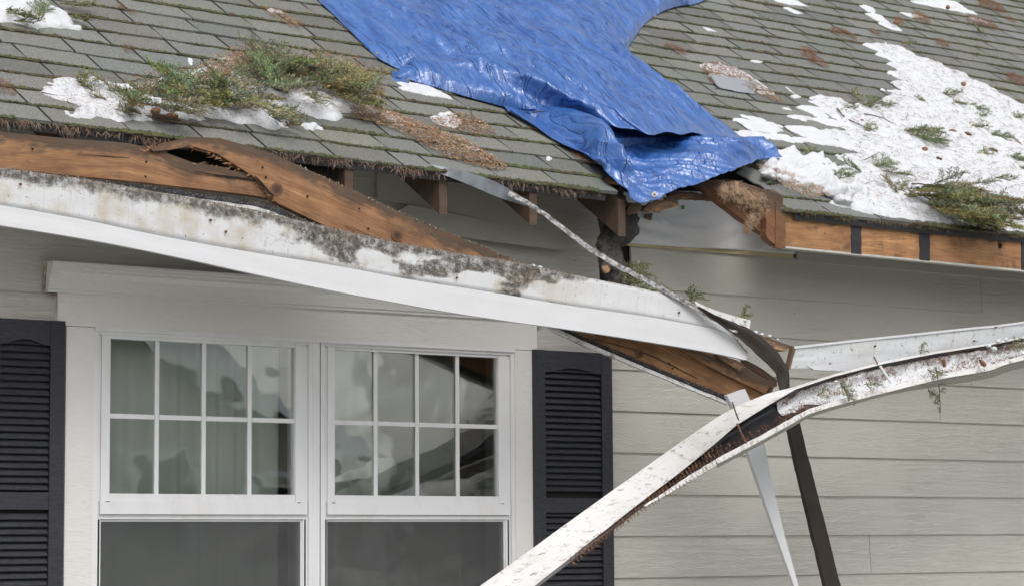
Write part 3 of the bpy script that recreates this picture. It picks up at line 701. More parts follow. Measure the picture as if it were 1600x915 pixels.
o = strip([W(377, 318, -.50), W(400, 322, -.50), W(420, 327, -.50)], [W(385, 331, -.52), W(400, 333, -.52), W(417, 334, -.52)], 8, 3, (0, .05, 0)).build('soffit_scrap', M['white_dirty'], None, loc=W(400, 328, -.5)); tag(o, 'small white soffit scrap with dirt above the mouldy fascia', 'soffit scrap')

# fallen fascia: stained upper face and clean lower band
fas = thing('fallen_fascia', 'long white fascia board with black mould fallen across the window wall', 'fascia board', W(600, 440, -.6))
yl, yr = -.60, -.66
def fy(px): return yl+(yr-yl)*px/1165
tp = [(-60, 257), (0, 262), (130, 280), (250, 301), (375, 324), (500, 352), (640, 383), (800, 409), (900, 430), (1000, 450), (1065, 466), (1098, 484), (1130, 507), (1168, 549)]
md = [(-60, 312), (0, 320), (130, 343), (260, 370), (400, 395), (520, 414), (640, 436), (780, 458), (880, 475), (1000, 492), (1080, 506), (1120, 514), (1145, 527), (1168, 553)]
bt = [(-60, 342), (0, 352), (125, 372), (250, 396), (375, 423), (500, 450), (600, 469), (700, 487), (800, 502), (880, 513), (960, 525), (1040, 538), (1110, 550), (1166, 562)]
A = [W(a, b, fy(a)) for a, b in tp]; B = [W(a, b, fy(a)) for a, b in md]; B2 = [W(a, b+.4, fy(a)-.006) for a, b in md]; Cc = [W(a, b, fy(a)-.012) for a, b in bt]
crumb = lambda u, t, p: Vector((0, .003*noise.noise(Vector((u*3, t*3, 0))), (.003*noise.noise(Vector((u*40, 0, 7)))*(1-t)**4)))
strip(A, B, 220, 8, (0, .018, 0), crumb).build('stained_face', M['fascia_top'], fas, True)
strip(B2, Cc, 160, 5, (0, .020, 0), lambda u, t, p: Vector((0, .0015*noise.noise(Vector((u*6, t*2, 2))), 0))).build('clean_band', M['white_clean'], fas)
# crumbled dirt along its top edge
rnd = random.Random(12); mb = MB(); tpx = resample(A, 320)
for i in range(0, 316):
    dens = 9 if i < 225 else 3
    for _ in range(dens):
        p = tpx[i].lerp(tpx[i+1], rnd.random())+Vector((rnd.uniform(-.006, .006), rnd.uniform(-.004, .016), rnd.uniform(-.010, .004) if rnd.random() < .7 else rnd.uniform(-.03, 0))); s = rnd.uniform(.0012, .0045)
        if p.y < tpx[i].y: p.y = tpx[i].y-.001
        c = rnd.choice(((.05, .04, .03), (.16, .14, .12), (.25, .22, .19), (.09, .07, .05), (.4, .38, .35)))
        mb.add([p+Vector((s, 0, 0)), p+Vector((-s*.6, -s*.5, 0)), p+Vector((-s*.4, 0, s)), p+Vector((0, -s*.5, s))], [(0, 1, 3), (1, 2, 3), (0, 3, 2), (0, 2, 1)], c)
o = mb.build('edge_grime', M['tinted'], fas); o['kind'] = 'stuff'
for (px, py) in ((31, 288), (328, 344), (1060, 488), (713, 434), (352, 362)):
    mb = MB(); p = W(px, py, fy(px)-.004); mb.tube([p, p+Vector((.002, -.006, 0))], .0045, 8); mb.build('nail_head', M['rust'], fas)
# broken-off piece of fascia behind its end
o = strip([W(1085, 470, -.60), W(1120, 485, -.60), W(1173, 500, -.60)], [W(1095, 492, -.60), W(1130, 510, -.60), W(1170, 520, -.60)], 14, 5, (0, .018, 0)).build('fascia_scrap', M['white_dirty'], None, loc=W(1130, 500, -.6)); tag(o, 'short speckled white fascia scrap behind the dark bent strip', 'fascia scrap')
wbk = strip([W(1166, 517, -.58), W(1200, 527, -.58), W(1237, 540, -.58)], [W(1172, 530, -.58), W(1195, 540, -.58), W(1226, 548, -.58)], 14, 5, (0, .05, 0), wob(.003, 20)).build('wood_block', M['wood_pale'], None, loc=W(1200, 535, -.57)); tag(wbk, 'pale broken wood block with snow on it, right of the fascia end', 'wood block')
# right piece of fascia with its cut end
f2 = thing('fascia_board', 'white fascia board sloping up to the right edge behind the gutter', 'fascia board', W(1420, 545, -.62))
A = [W(1240, 541, -.68), W(1330, 531, -.66), W(1430, 520.5, -.64), W(1520, 511, -.62), W(1600, 502, -.60), W(1900, 458, -.52)]
B = [W(1233, 575, -.68), W(1330, 573, -.66), W(1430, 562, -.64), W(1520, 548, -.62), W(1600, 533, -.60), W(1900, 478, -.52)]
strip(A, B, 80, 7, (0, .018, 0), crumb).build('board_face', m_white('speckled_fascia', (.60, .615, .63), .9, 34, .56), f2)
Aa = [p+Vector((0, -.006, .001)) for p in A]; strip(Aa, [p+Vector((0, 0, -.010)) for p in Aa], 60, 2, (0, .03, 0)).build('top_edge', M['white_clean'], f2)
strip([W(1239, 540, -.684), W(1236, 556, -.684), W(1230, 578, -.684)], [W(1244, 543, -.684), W(1240, 556, -.684), W(1235, 576, -.684)], 8, 3, (0, .022, 0)).build('cut_end', M['wood_pale'], f2)
strip([W(1264, 572, -.70), W(1320, 567, -.69), W(1400, 561, -.67), W(1470, 551, -.66)], [W(1272, 577, -.70), W(1320, 579, -.69), W(1400, 577, -.67), W(1470, 560, -.66)], 30, 3, (0, .01, 0), lambda u, t, p: Vector((0, 0, .002*noise.noise(p*40)))).build('peeled_sliver', M['white_clean'], f2)
for (px, py) in ((1366, 540), (1555, 511), (1521, 532)):
    mb = MB(); p = W(px, py, -.65-(1366-px)*.0002-.006); mb.tube([p, p+Vector((.002, -.008, 0))], .004, 8); mb.build('nail_head', M['rust'], f2)

# thin bent drip edge falling from the eave, then the dark twisted strip
de = thing('bent_drip_edge', 'thin scuffed metal drip edge bent down from the eave to the fascia end', 'drip edge', W(900, 370, -.6))
strip([W(660, 256, -.43), W(700, 262, -.47), W(740, 272, -.50), W(780, 287, -.53), W(822, 312, -.55)], [W(660, 262, -.43), W(700, 276, -.48), W(740, 292, -.50), W(780, 309, -.53), W(822, 322, -.55)], 40, 4, (0, .002, 0)).build('flat_flange', M['metal_blue'], de)
cl = [(795, 302), (822, 316), (850, 334), (880, 357), (910, 380), (945, 403), (975, 420), (1010, 438), (1040, 455), (1070, 471), (1100, 488), (1130, 505), (1152, 519)]
ww = [5, 5, 4.5, 5, 5.5, 5.5, 5.5, 5, 5, 4.5, 5, 4.5, 4]
A = [W(a+ww[i]*.35, b-ww[i]*.62, -.56-.012*i) for i, (a, b) in enumerate(cl)]; B = [W(a-ww[i]*.35, b+ww[i]*.62, -.565-.012*i) for i, (a, b) in enumerate(cl)]
strip(A, B, 120, 4, (0, .003, 0), lambda u, t, p: Vector((0, .006*noise.noise(Vector((u*8, t, 1))), .005*noise.noise(Vector((u*30, 3, 1)))))).build('bent_strip', M['metal'], de)
cl = [(1090, 479), (1110, 492), (1135, 506), (1160, 519), (1185, 538), (1208, 560), (1222, 580), (1227, 612), (1229, 640)]
ww = [2, 5, 10, 16, 20, 20, 16, 14, 14]
A = []; B = []
for i, (a, b) in enumerate(cl):
    p, q = cl[max(0, i-1)], cl[min(len(cl)-1, i+1)]; dx, dy = q[0]-p[0], q[1]-p[1]; L = math.hypot(dx, dy); nx_, ny_ = -dy/L, dx/L
    A.append(W(a-nx_*ww[i]*.6, b-ny_*ww[i]*.6, -.70)); B.append(W(a+nx_*ww[i]*.6, b+ny_*ww[i]*.6, -.705))
o = strip(A, B, 70, 7, (0, .003, 0), lambda u, t, p: Vector((0, -.010*(1-abs(t-.35)*1.6)+.010*noise.noise(Vector((u*9, t*2, 1))), .003*noise.noise(Vector((u*30, t, 1))))), smooth=False).build('dark_twisted_flashing', M['metal_dark'], None, False, loc=W(1190, 550, -.7)); tag(o, 'dark brown flashing strip twisting down from the fascia end', 'flashing')
o = strip([W(1227, 645, -.60), W(1253, 760, -.58), W(1290, 915, -.56), W(1313, 1010, -.55)], [W(1246, 645, -.60), W(1275, 760, -.58), W(1314, 915, -.56), W(1338, 1010, -.55)], 60, 5, (0, .02, 0), lambda u, t, p: Vector((.003*noise.noise(p*25), .002*noise.noise(p*9), 0)), smooth=False).build('dark_downpipe_bar', M['metal_dark'], None, loc=W(1270, 780, -.58)); tag(o, 'straight dark brown metal bar leaning below the gutter', 'metal bar')
# white splinter of trim
st = thing('white_trim_splinter', 'white tapering trim splinter hanging under the gutter bend', 'trim splinter', W(1190, 760, -.7))
strip([W(1155, 668, -.66), W(1187, 760, -.68), W(1213, 836, -.70), W(1241, 915, -.72), W(1257, 960, -.73)], [W(1190, 668, -.66), W(1208, 760, -.68), W(1226, 836, -.70), W(1248, 915, -.72), W(1261, 960, -.73)], 40, 5, (0, .016, 0), smooth=False).build('long_blade', M['white_clean'], st)
strip([W(1136, 617, -.66), W(1150, 612, -.66), W(1164, 607, -.66)], [W(1150, 645, -.66), W(1160, 640, -.66), W(1178, 636, -.66)], 6, 4, (0, .02, 0)).build('top_end', M['white_clean'], st)

# ================================================================== twisted gutter
gut = thing('twisted_gutter', 'long white gutter torn off and twisted, half full of snow and needles', 'gutter', W(1200, 680, -.8))
#        px, T.y,  A(edge) , C(rim)   -- columns: station along the gutter
def gy(t): return -1.35+.62*min(1, t*1.0)
T_ = [(690, 958), (750, 915), (835, 854), (944, 775), (1048, 701), (1126, 648), (1160, 630), (1200, 614), (1240, 604), (1300, 585), (1380, 564), (1460, 549), (1540, 537), (1600, 525), (1900, 463)]
A_ = [(775, 962), (832, 917), (928, 841), (1000, 785), (1060, 739), (1100, 707), (1150, 664), (1198, 634), (1243, 607.5), (1302, 588), (1382, 567.5), (1461, 552), (1541, 539.5), (1601, 527.5), (1900, 466)]
C_ = [(778, 965), (836, 920), (933, 846), (1008, 790), (1078, 748), (1120, 722), (1195, 682), (1240, 657), (1266, 643), (1330, 624), (1400, 606), (1475, 588), (1545, 576), (1605, 558), (1900, 496)]
YS = [-1.30, -1.24, -1.13, -1.02, -.93, -.87, -.84, -.81, -.78, -.75, -.72, -.70, -.68, -.66, -.57]
Tw = [W(a, b, YS[i]) for i, (a, b) in enumerate(T_)]; Aw = [W(a, b, YS[i]-.02) for i, (a, b) in enumerate(A_)]; Cw = [W(a, b, YS[i]-.06) for i, (a, b) in enumerate(C_)]
n = 200; Tr, Ar, Cr = resample(Tw, n, False), resample(Aw, n, False), resample(Cw, n, False)
strip(Tw, Aw, n, 7, (0, .002, 0), lambda u, t, p: Vector((0, -.010*math.sin(t*math.pi)*max(0, 1-u/2.0)+.003*noise.noise(p*7), 0)), smooth=False).build('outer_face', M['white_gutter'], gut)
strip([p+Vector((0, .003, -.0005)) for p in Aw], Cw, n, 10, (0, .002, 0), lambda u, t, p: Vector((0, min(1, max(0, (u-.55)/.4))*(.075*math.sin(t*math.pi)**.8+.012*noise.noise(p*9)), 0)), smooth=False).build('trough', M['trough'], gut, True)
rimB = [Vector(p) for p in Cw]; 
def off_px(P, d, yo): return [W(a+d*.35, b+d*(1 if a > 1050 else .12), YS[i]-.06+yo) for i, (a, b) in enumerate(P)]
strip(off_px(C_, -5, -.004)[3:], off_px(C_, 2.5, -.010)[3:], n, 4, (0, .003, 0), lambda u, t, p: Vector((0, .002*noise.noise(p*20), .0025*noise.noise(p*28))), smooth=False).build('rim', M['white_gutter'], gut)
und = [W(a+1, b+8+(6 if 1400 < a < 1730 else 0), YS[i]+.02) for i, (a, b) in enumerate(C_)]
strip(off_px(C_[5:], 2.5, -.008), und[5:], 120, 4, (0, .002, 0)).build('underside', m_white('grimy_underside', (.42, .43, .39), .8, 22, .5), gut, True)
def spike(pts, r, mat, nm='gutter_spike'):
    mb = MB(); mb.tube(pts, r, 8); mb.build(nm, mat, gut)
spike([W(1144, 627, -.90), W(1151, 648, -.90), W(1154, 655, -.885)], .003, M['rust']); spike([W(1152, 661, -.91), W(1158, 676, -.93), W(1166, 692, -.945)], .0048, M['rust'])
spike([W(1375, 571, -.76), W(1392, 597, -.79)], .006, M['white_clean'], 'spike_ferrule'); spike([W(1366, 557, -.70), W(1371, 568, -.74)], .003, M['rust'])

# ================================================================== snow
def snow_patch(polys, h, name, label=None, res=.012, edge=.05, lump=.5, rag=.03, seed=0, stretch=1.0, uvp=False, crs=.075):
    V = []; F = []; 
    for P in polys:
        Q = P if uvp else [uv_of(RW(a, b)) for a, b in P]
        x0, x1 = min(p[0] for p in Q)-.05, max(p[0] for p in Q)+.05; v0, v1 = min(p[1] for p in Q)-.05, max(p[1] for p in Q)+.05
        xs = np.arange(x0, x1, res); vv = np.arange(max(-.010, v0), min(v1, V1-.3), res); XX, VV = np.meshgrid(xs, vv, indexing='ij')
        sd_ = sdist(XX, VV, Q); idx = {}; H = np.zeros(XX.shape)
        for i in range(XX.shape[0]):
            for j in range(XX.shape[1]):
                if sd_[i, j] < -.06: H[i, j] = -1; continue
                p = Vector((XX[i, j], VV[i, j]*stretch, seed))
                d = sd_[i, j]+rag*(noise.noise(p*13)+.6*noise.noise(p*31)+.5*noise.noise(p*4))
                ph = ((VV[i, j]+.02)/EXPO) % 1.0; d += crs*(ph-.45)
                H[i, j] = h*(.8+.35*ph)*(1-math.exp(-max(0, d)/edge))*(1+lump*noise.noise(p*8)+lump*.5*noise.noise(p*24)) if d > 0 else -1
        for i in range(XX.shape[0]-1):
            for j in range(XX.shape[1]-1):
                c4 = [(i, j), (i+1, j), (i+1, j+1), (i, j+1)]; hs_ = [H[a] for a in c4]
                if max(hs_) <= 0: continue
                ids = []
                for a in c4:
                    if a not in idx:
                        idx[a] = len(V); V.append(R(XX[a], VV[a], H[a]+.006 if H[a] > 0 else -.004))
                    ids.append(idx[a])
                F.append(tuple(ids))
    o = mk(name, V, F, M['snow'], None, smooth=True, loc=V[0] if V else (0, 0, 0)); tag(o, kind='stuff')
    if label: tag(o, label, 'snow')
    return o
BIG = [(1352, 68), (1395, 72), (1440, 95), (1490, 112), (1540, 138), (1600, 168), (1690, 205), (1900, 300), (1860, 388), (1690, 380), (1600, 368), (1540, 362), (1440, 351), (1400, 342), (1330, 322), (1290, 305), (1300, 285), (1322, 250), (1340, 240), (1300, 222), (1290, 208), (1325, 205), (1300, 190), (1290, 178), (1270, 165), (1275, 153), (1310, 160), (1335, 171), (1378, 172), (1388, 150), (1402, 140), (1398, 108), (1375, 88)]
snow_patch([BIG], .030, 'snow', 'broad white snow sheet over the right side of the roof', .012, .06, .55, .040, 1)
snow_patch([[(1142, 183), (1165, 183), (1192, 188), (1212, 198), (1232, 222), (1200, 216), (1172, 222), (1150, 212), (1160, 200)],
            [(1218, 172), (1236, 174), (1262, 186), (1252, 192)], [(1240, 160), (1262, 165), (1300, 190), (1312, 202), (1280, 195)],
            [(1238, 196), (1262, 200), (1300, 215), (1345, 236), (1310, 232), (1270, 222), (1245, 222)]], .011, 'snow', 'ragged thin snow patches on shingles right of the tarp', .009, .03, .5, .035, 2)
snow_patch([[(1345, 8), (1362, 14), (1380, 30), (1413, 52), (1395, 50), (1370, 36), (1352, 22)], [(1200, -8), (1230, -3), (1262, 12), (1235, 10), (1212, 4)], [(1222, 10), (1256, 24), (1240, 24)], [(1100, 45), (1122, 52), (1105, 50)],
            [(1405, -8), (1440, -2), (1490, 3), (1526, 24), (1500, 20), (1465, 14), (1430, 6)], [(1405, 20), (1440, 26), (1425, 30)], [(1495, 18), (1545, 38), (1520, 33)], [(1165, 88), (1188, 98), (1175, 97)], [(1480, 108), (1505, 114), (1492, 116)]], .007, 'snow', 'small slim snow streaks near the top right of the roof', .007, .03, .4, .010, 3, crs=.03)
snow_patch([[(1186, 262), (1220, 252), (1262, 248), (1285, 262), (1310, 275), (1330, 290), (1340, 312), (1300, 312), (1262, 300), (1232, 288)]], .055, 'snow', 'lumpy snow heap at the torn eave right of the tarp', .010, .03, .8, .04, 4)
snow_patch([[(-40, -20), (60, -8), (72, 5), (95, 20), (118, 42), (102, 48), (75, 44), (50, 50), (30, 40), (-40, 42)]], .020, 'snow', 'snow patch with fir sprigs at the top left corner', .008, .035, .5, .03, 5, crs=.03)
snow_patch([[(66, 142), (85, 128), (130, 131), (200, 140), (260, 132), (318, 108), (345, 95), (372, 96), (350, 110), (420, 130), (540, 125), (590, 150), (560, 176), (523, 186), (460, 182), (430, 205), (380, 196), (300, 178), (325, 196), (270, 186), (235, 186), (200, 192), (150, 186), (110, 184), (130, 165), (90, 158)],
            [(38, 178), (66, 177), (68, 181), (45, 181)], [(470, 196), (490, 194), (500, 203), (485, 208)]], .028, 'snow', 'snow under the fir sprig heap along the left eave', .008, .04, .7, .035, 6, crs=.035)
snow_patch([[(612, 130), (640, 130), (672, 135), (704, 157), (672, 152), (650, 148), (630, 142)], [(600, 175), (618, 182), (645, 198), (620, 197), (598, 188)], [(678, 180), (700, 176), (718, 184), (716, 205), (690, 200), (675, 192)], [(722, 222), (748, 236), (735, 234)], [(852, 244), (864, 250), (856, 252)], [(548, 168), (590, 176), (575, 184), (552, 178)]], .008, 'snow', 'small snow scraps left of the tarp below its edge', .006, .02, .6, .012, 7, crs=.02)
snow_patch([[(1092, 104), (1120, 98), (1150, 108), (1180, 125), (1208, 148), (1190, 148), (1160, 130), (1115, 125)], [(400, 8), (420, 12), (440, 22), (425, 22)], [(1228, 138), (1248, 152), (1240, 154)]], .007, 'snow', 'snow scrap round the grey board chunk on the roof', .006, .02, .6, .014, 8, crs=.02)
snow_patch([[(292, 92), (300, 94), (302, 107), (294, 106)]], .006, 'snow', 'tiny snow fleck on bare shingles above the left heap', .006, .02, .3, .003, 9, crs=0)
snow_patch([[(1290, 300), (1330, 312), (1390, 330), (1432, 346), (1400, 345), (1350, 335), (1300, 322)]], .02, 'snow', 'thin ragged snow along the edge of the right eave', .008, .03, .8, .03, 12, crs=.03)
# snow & litter lying in the gutter
def gutter_fill():
    V = []; F = []; a0, a1 = int(n*.395), n-1; m = 12; rnd = random.Random(1)
    for i in range(a0, a1):
        e = min(1, (i-a0)/14)
        for j in range(m):
            t = .12+.86*j/(m-1); p = Ar[i].lerp(Cr[i], t)
            b = .075*math.sin(t*math.pi)**.8
            d = (b*(.62)-.018*noise.noise(p*16)-.010*noise.noise(p*42)-.012*noise.noise(p*6))*1.0 + (1-e)*.03
            if j == 0: d += .03
            if j == m-1: d = max(d, .004)
            V.append(p+Vector((0, d-.006, .008*noise.noise(p*20)-.003)))
    k = a1-a0
    for i in range(k-1):
        for j in range(m-1): a = i*m+j; F.append((a, a+1, a+m+1, a+m))
    o = mk('gutter_snow', V, F, M['snow'], None, smooth=True, loc=V[0]); tag(o, 'snow lying in the open trough of the twisted gutter', 'snow', kind='stuff'); return V, m, k
GV, Gm, Gk = gutter_fill()
def blob_snow(pts, name, lab):
    mb = MB()
    for (p, r) in pts:
        V = []; F = []; nu, nv_ = 12, 8
        for i in range(nv_+1):
            for j in range(nu):
                a = math.pi*i/nv_; b = 2*math.pi*j/nu; d = Vector((math.sin(a)*math.cos(b), math.sin(a)*math.sin(b), .7*math.cos(a))); q = p+d*r*(1+.45*noise.noise(d*2+p*9)); V.append(q)
        for i in range(nv_):
            for j in range(nu): F.append((i*nu+j, (i+1)*nu+j, (i+1)*nu+(j+1) % nu, i*nu+(j+1) % nu))
        mb.add(V, F)
    o = mb.build(name, M['snow'], None, True, loc=pts[0][0]); return tag(o, lab, 'snow', kind='stuff')
blob_snow([(W(1560, 533, -.72), .014), (W(1572, 530, -.72), .011), (W(1553, 545, -.73), .016), (W(1306, 596, -.82), .008), (W(1244, 638, -.86), .010), (W(1545, 540, -.73), .012)], 'snow_crumbs', 'round snow crumbs lying in the right end of the gutter')
blob_snow([(W(1180, 519, -.57), .012), (W(1190, 522, -.57), .009), (W(1202, 525, -.57), .010), (W(1215, 530, -.57), .006)], 'snow_crumbs', 'snow crumbs on the broken wood block')
blob_snow([(W(833, 417, -.62), .013), (W(843, 419, -.62), .012), (W(826, 416, -.62), .008), (W(853, 423, -.62), .009)], 'snow_crumbs', 'small snow lump on the top edge of the fallen fascia')
rnd = random.Random(77); L = []
for _ in range(46):
    px = rnd.uniform(1190, 1335); py = 262+(px-1190)*.33+rnd.uniform(-14, 10); L.append((RW(px, py, .03), rnd.uniform(.012, .034)))
blob_snow(L, 'snow_clods', 'loose snow clods piled above the right eave break')

# ================================================================== needle litter
def litter(polys, dens, cols, name, lab, L=(.007, .021), wd=.0015, pile=.012, base=.012, chips=0.0, seed=0):
    mb = MB(); rnd = random.Random(seed)
    for P in polys:
        Q = [uv_of(RW(a, b)) for a, b in P]; x0, x1 = min(p[0] for p in Q), max(p[0] for p in Q); v0, v1 = min(p[1] for p in Q), max(p[1] for p in Q)
        nn = int(dens*1.5*(x1-x0)*(v1-v0)); X = np.array([rnd.uniform(x0, x1) for _ in range(nn)]); Vv = np.array([rnd.uniform(v0, v1) for _ in range(nn)]); s_ = sdist(X, Vv, Q)
        for i in range(nn):
            if s_[i] < -.012*rnd.random()-.018*noise.noise(Vector((X[i]*20, Vv[i]*20, seed))): continue
            h = base+pile*rnd.random()*min(1, max(0, s_[i])/.04+.2); p = R(X[i], Vv[i], h); a = rnd.uniform(0, math.pi*2)
            d = Vector((math.cos(a), 0, 0))+RV*math.sin(a)*.9+RN*rnd.uniform(-.25, .35); d.normalize(); c = rnd.choice(cols); k = rnd.uniform(.7, 1.25); c = tuple(q*k for q in c)
            if rnd.random() < chips:
                l, w_ = rnd.uniform(.003, .010), rnd.uniform(.002, .0055)
            else: l, w_ = rnd.uniform(*L), wd*rnd.uniform(.6, 1.4)
            e = d.cross(RN).normalized()*w_*.5; q = p+d*l
            mb.add([p-e, p+e, q+e*.5, q-e*.5, p+RN*w_*.5, q+RN*w_*.3], [(0, 1, 2, 3), (0, 3, 5, 4), (1, 4, 5, 2)], c)
    o = mb.build(name, M['tinted'], None, loc=mb.v[0]); return tag(o, lab, 'debris', kind='stuff')
TAN = [(.52, .33, .18), (.60, .42, .26), (.45, .26, .13), (.34, .17, .08), (.62, .48, .33)]
BRN = [(.22, .09, .04), (.30, .13, .06), (.16, .07, .035), (.36, .18, .09), (.10, .05, .03)]
MIX = TAN+BRN
litter([[(540, 168), (600, 178), (655, 200), (730, 228), (792, 268), (770, 270), (700, 250), (650, 225), (600, 200), (552, 186)]], 26000, TAN+TAN+BRN, 'sawdust_litter', 'band of tan sawdust and brown needles running down to the eave', pile=.028, chips=.5, seed=1)
litter([[(680, 190), (720, 180), (752, 192), (776, 212), (740, 214), (715, 206), (676, 204)]], 16000, MIX, 'sawdust_litter', 'small brown and tan litter clump above the sawdust band', chips=.4, seed=2)
litter([[(200, 150), (300, 132), (352, 100), (380, 92), (440, 102), (560, 118), (592, 146), (590, 172), (520, 168), (440, 150), (360, 140), (230, 168)]], 18000, TAN+TAN+BRN, 'sawdust_litter', 'tan wood chips mixed under the left fir heap', pile=.05, chips=.55, base=.02, seed=3)
litter([[(1094, 108), (1120, 100), (1150, 112), (1190, 138), (1228, 166), (1205, 160), (1170, 145), (1110, 132)]], 15000, BRN+MIX, 'needle_litter', 'brown litter round the grey board chunk on the roof', chips=.3, seed=4)
litter([[(408, 12), (440, 22), (474, 44), (455, 46), (425, 30)]], 14000, MIX, 'needle_litter', 'slim brown litter streak at top left of the tarp', chips=.3, seed=5)
def clump(px, py, rx, ry, sl=.5): return [(px-rx, py-ry-rx*sl*.6), (px, py-ry), (px+rx, py+rx*sl*.6-ry*.3), (px+rx, py+rx*sl*.6+ry), (px, py+ry), (px-rx, py+ry-rx*sl*.6)]
reds = [(1263, 86, 10, 8), (1277, 101, 14, 4), (1316, 55, 17, 5), (1367, 55, 6, 4), (1438, 31, 12, 6), (1405, 36, 6, 5), (1471, 70, 9, 5), (1548, 11, 20, 7), (1534, 39, 22, 5), (1588, 127, 14, 7), (1483, 117, 20, 4), (1578, 33, 6, 3), (1054, 80, 16, 4), (201, 80, 9, 4), (188, 14, 5, 4), (207, 25, 5, 3), (4, 140, 16, 9), (915, 248, 20, 8), (1380, 298, 4, 4)]
litter([clump(*r) for r in reds], 17000, BRN, 'needle_litter', 'scattered rusty needle clumps on bare shingles', pile=.02, seed=6)
litter([BIG], 750, BRN+[(.06, .05, .03)]*3, 'needle_litter', 'sparse dark needles sprinkled over the right snow', base=.034, pile=.012, L=(.01,.04), wd=.0022, seed=7)
litter([[(70, 130), (330, 130), (560, 130), (590, 180), (300, 200), (90, 185)]], 3000, BRN+[(.06, .05, .03)], 'needle_litter', 'dark twigs and needles on the snow along the left eave', base=.026, pile=.02, seed=8)
litter([[(180, -20), (1600, -20), (1680, 330), (1100, 200), (900, 270), (600, 230), (0, 170), (0, 60)]], 60, BRN, 'needle_litter', 'single fallen needles scattered over all the shingles', base=.012, pile=.003, seed=9)
litter([[(1178, 268), (1210, 268), (1262, 292), (1300, 312), (1262, 318), (1222, 300)]], 16000, TAN+[(.7, .6, .5)], 'sawdust_litter', 'pale sawdust on the torn shingle edge right of the hole', base=.03, pile=.01, chips=.5, L=(.004, .010), seed=10)
litter([[(200, 140), (300, 128), (345, 100), (380, 90), (440, 96), (560, 114), (596, 146), (590, 172), (520, 150), (440, 130), (360, 128), (230, 158)]], 5000, TAN+BRN, 'sawdust_litter', 'tan chips scattered on top of the left fir heap', pile=.05, chips=.35, base=.05, seed=13)
# dry needle fringe hanging from the left eave and the right one
def fringe(px0, px1, dens, Lr, name, lab, cols, seed):
    mb = MB(); rnd = random.Random(seed); x0, x1 = W(px0, 230, EY)[0], W(px1, 290, EY)[0]; N = int((x1-x0)*dens)
    for _ in range(N):
        x = rnd.uniform(x0, x1); cl_ = .45+1.1*noise.noise(Vector((x*9, seed, 0)))+.5*noise.noise(Vector((x*31, seed, 3)))
        thin = 1-max(0, (x-W(560, 250, EY)[0]))*.35 if seed < 50 else 1
        if rnd.random() > cl_*thin+.02: continue
        p = R(x, rnd.uniform(-.03, -.012), rnd.uniform(-.010, .006)); l = rnd.uniform(*Lr)*(.6+.6*cl_)
        d = Vector((rnd.gauss(0, .65)+(rnd.choice((-2.5, 2.5)) if rnd.random() < .22 else 0), rnd.uniform(-.5, .1), -1)).normalized(); e = Vector((.0013, 0, 0)); md_ = p+d*l*.5+Vector((rnd.uniform(-.004, .004), 0, .002)); q = md_+(d+Vector((rnd.gauss(0, .4), 0, 0))).normalized()*l*.5
        c = rnd.choice(cols); k = rnd.uniform(.6, 1.3)
        mb.add([p-e, p+e, md_+e, md_-e, q], [(0, 1, 2, 3), (3, 2, 4)], tuple(a*k for a in c))
    o = mb.build(name, M['tinted'], None, loc=mb.v[0]); return tag(o, lab, 'debris', kind='stuff')
fringe(-40, 935, 1250, (.012, .055), 'needle_fringe', 'fringe of dry brown needles hanging from the left eave', [(.19, .12, .085), (.13, .08, .055), (.27, .18, .13), (.08, .055, .04), (.30, .22, .17)], 11)
fringe(1245, 1690, 1200, (.008, .022), 'needle_fringe', 'short mossy needle fringe along the right eave', [(.16, .13, .06), (.10, .11, .04), (.22, .14, .08)], 61)
def gut_litter():
    mb = MB(); rnd = random.Random(21)
    for _ in range(9000):
        i = rnd.randrange(Gk-1); j = rnd.randrange(Gm-1); t = i/Gk; back = j/Gm
        pr = .10+.75*(noise.noise(Vector((t*14, back*2, 5))) > .12)*(1 if j < 9 else .3)+(.6 if j < 2 else 0)
        if rnd.random() > pr: continue
        p = Vector(GV[i*Gm+j]).lerp(Vector(GV[(i+1)*Gm+j+1]), rnd.random())+Vector((0, -rnd.uniform(.001, .012), rnd.uniform(0, .004)))
        d = Vector((rnd.gauss(0, 1), rnd.gauss(0, .3), rnd.gauss(0, 1))).normalized(); l = rnd.uniform(.008, .022); e = Vector((0, 0, .0012)) if abs(d.z) < .7 else Vector((.0012, 0, 0)); c = rnd.choice(BRN+[(.33, .19, .12)])
        mb.add([p-e, p+e, p+d*l+e*.4, p+d*l-e*.4], [(0, 1, 2, 3)], c)
    for k in range(2600):          # dirty fringe in the lower left trough
        i = int(n*rnd.uniform(.09, .455)); t = rnd.uniform(.72, 1.02); p = Ar[i].lerp(Cr[i], t)+Vector((0, .075*math.sin(min(1, t)*math.pi)**.8 if t < 1 else 0, 0))+Vector((0, -rnd.uniform(.002, .02), 0))
        if i < n*.31: t2 = rnd.uniform(0, 1); p = Ar[i].lerp(Cr[i], t2)+Vector((0, -.012, 0))
        d = Vector((rnd.gauss(0, .7), rnd.gauss(0, .2), rnd.gauss(-.2, .7))).normalized(); l = rnd.uniform(.006, .02); e = Vector((.001, 0, .0006)); c = rnd.choice(BRN+[(.05, .03, .02)])
        mb.add([p-e, p+e, p+d*l+e*.4, p+d*l-e*.4], [(0, 1, 2, 3)], c)
    o = mb.build('gutter_litter', M['tinted'], None, loc=mb.v[0]); tag(o, 'brown needles and bark crumbs lying in the gutter trough', 'debris', kind='stuff')
gut_litter()

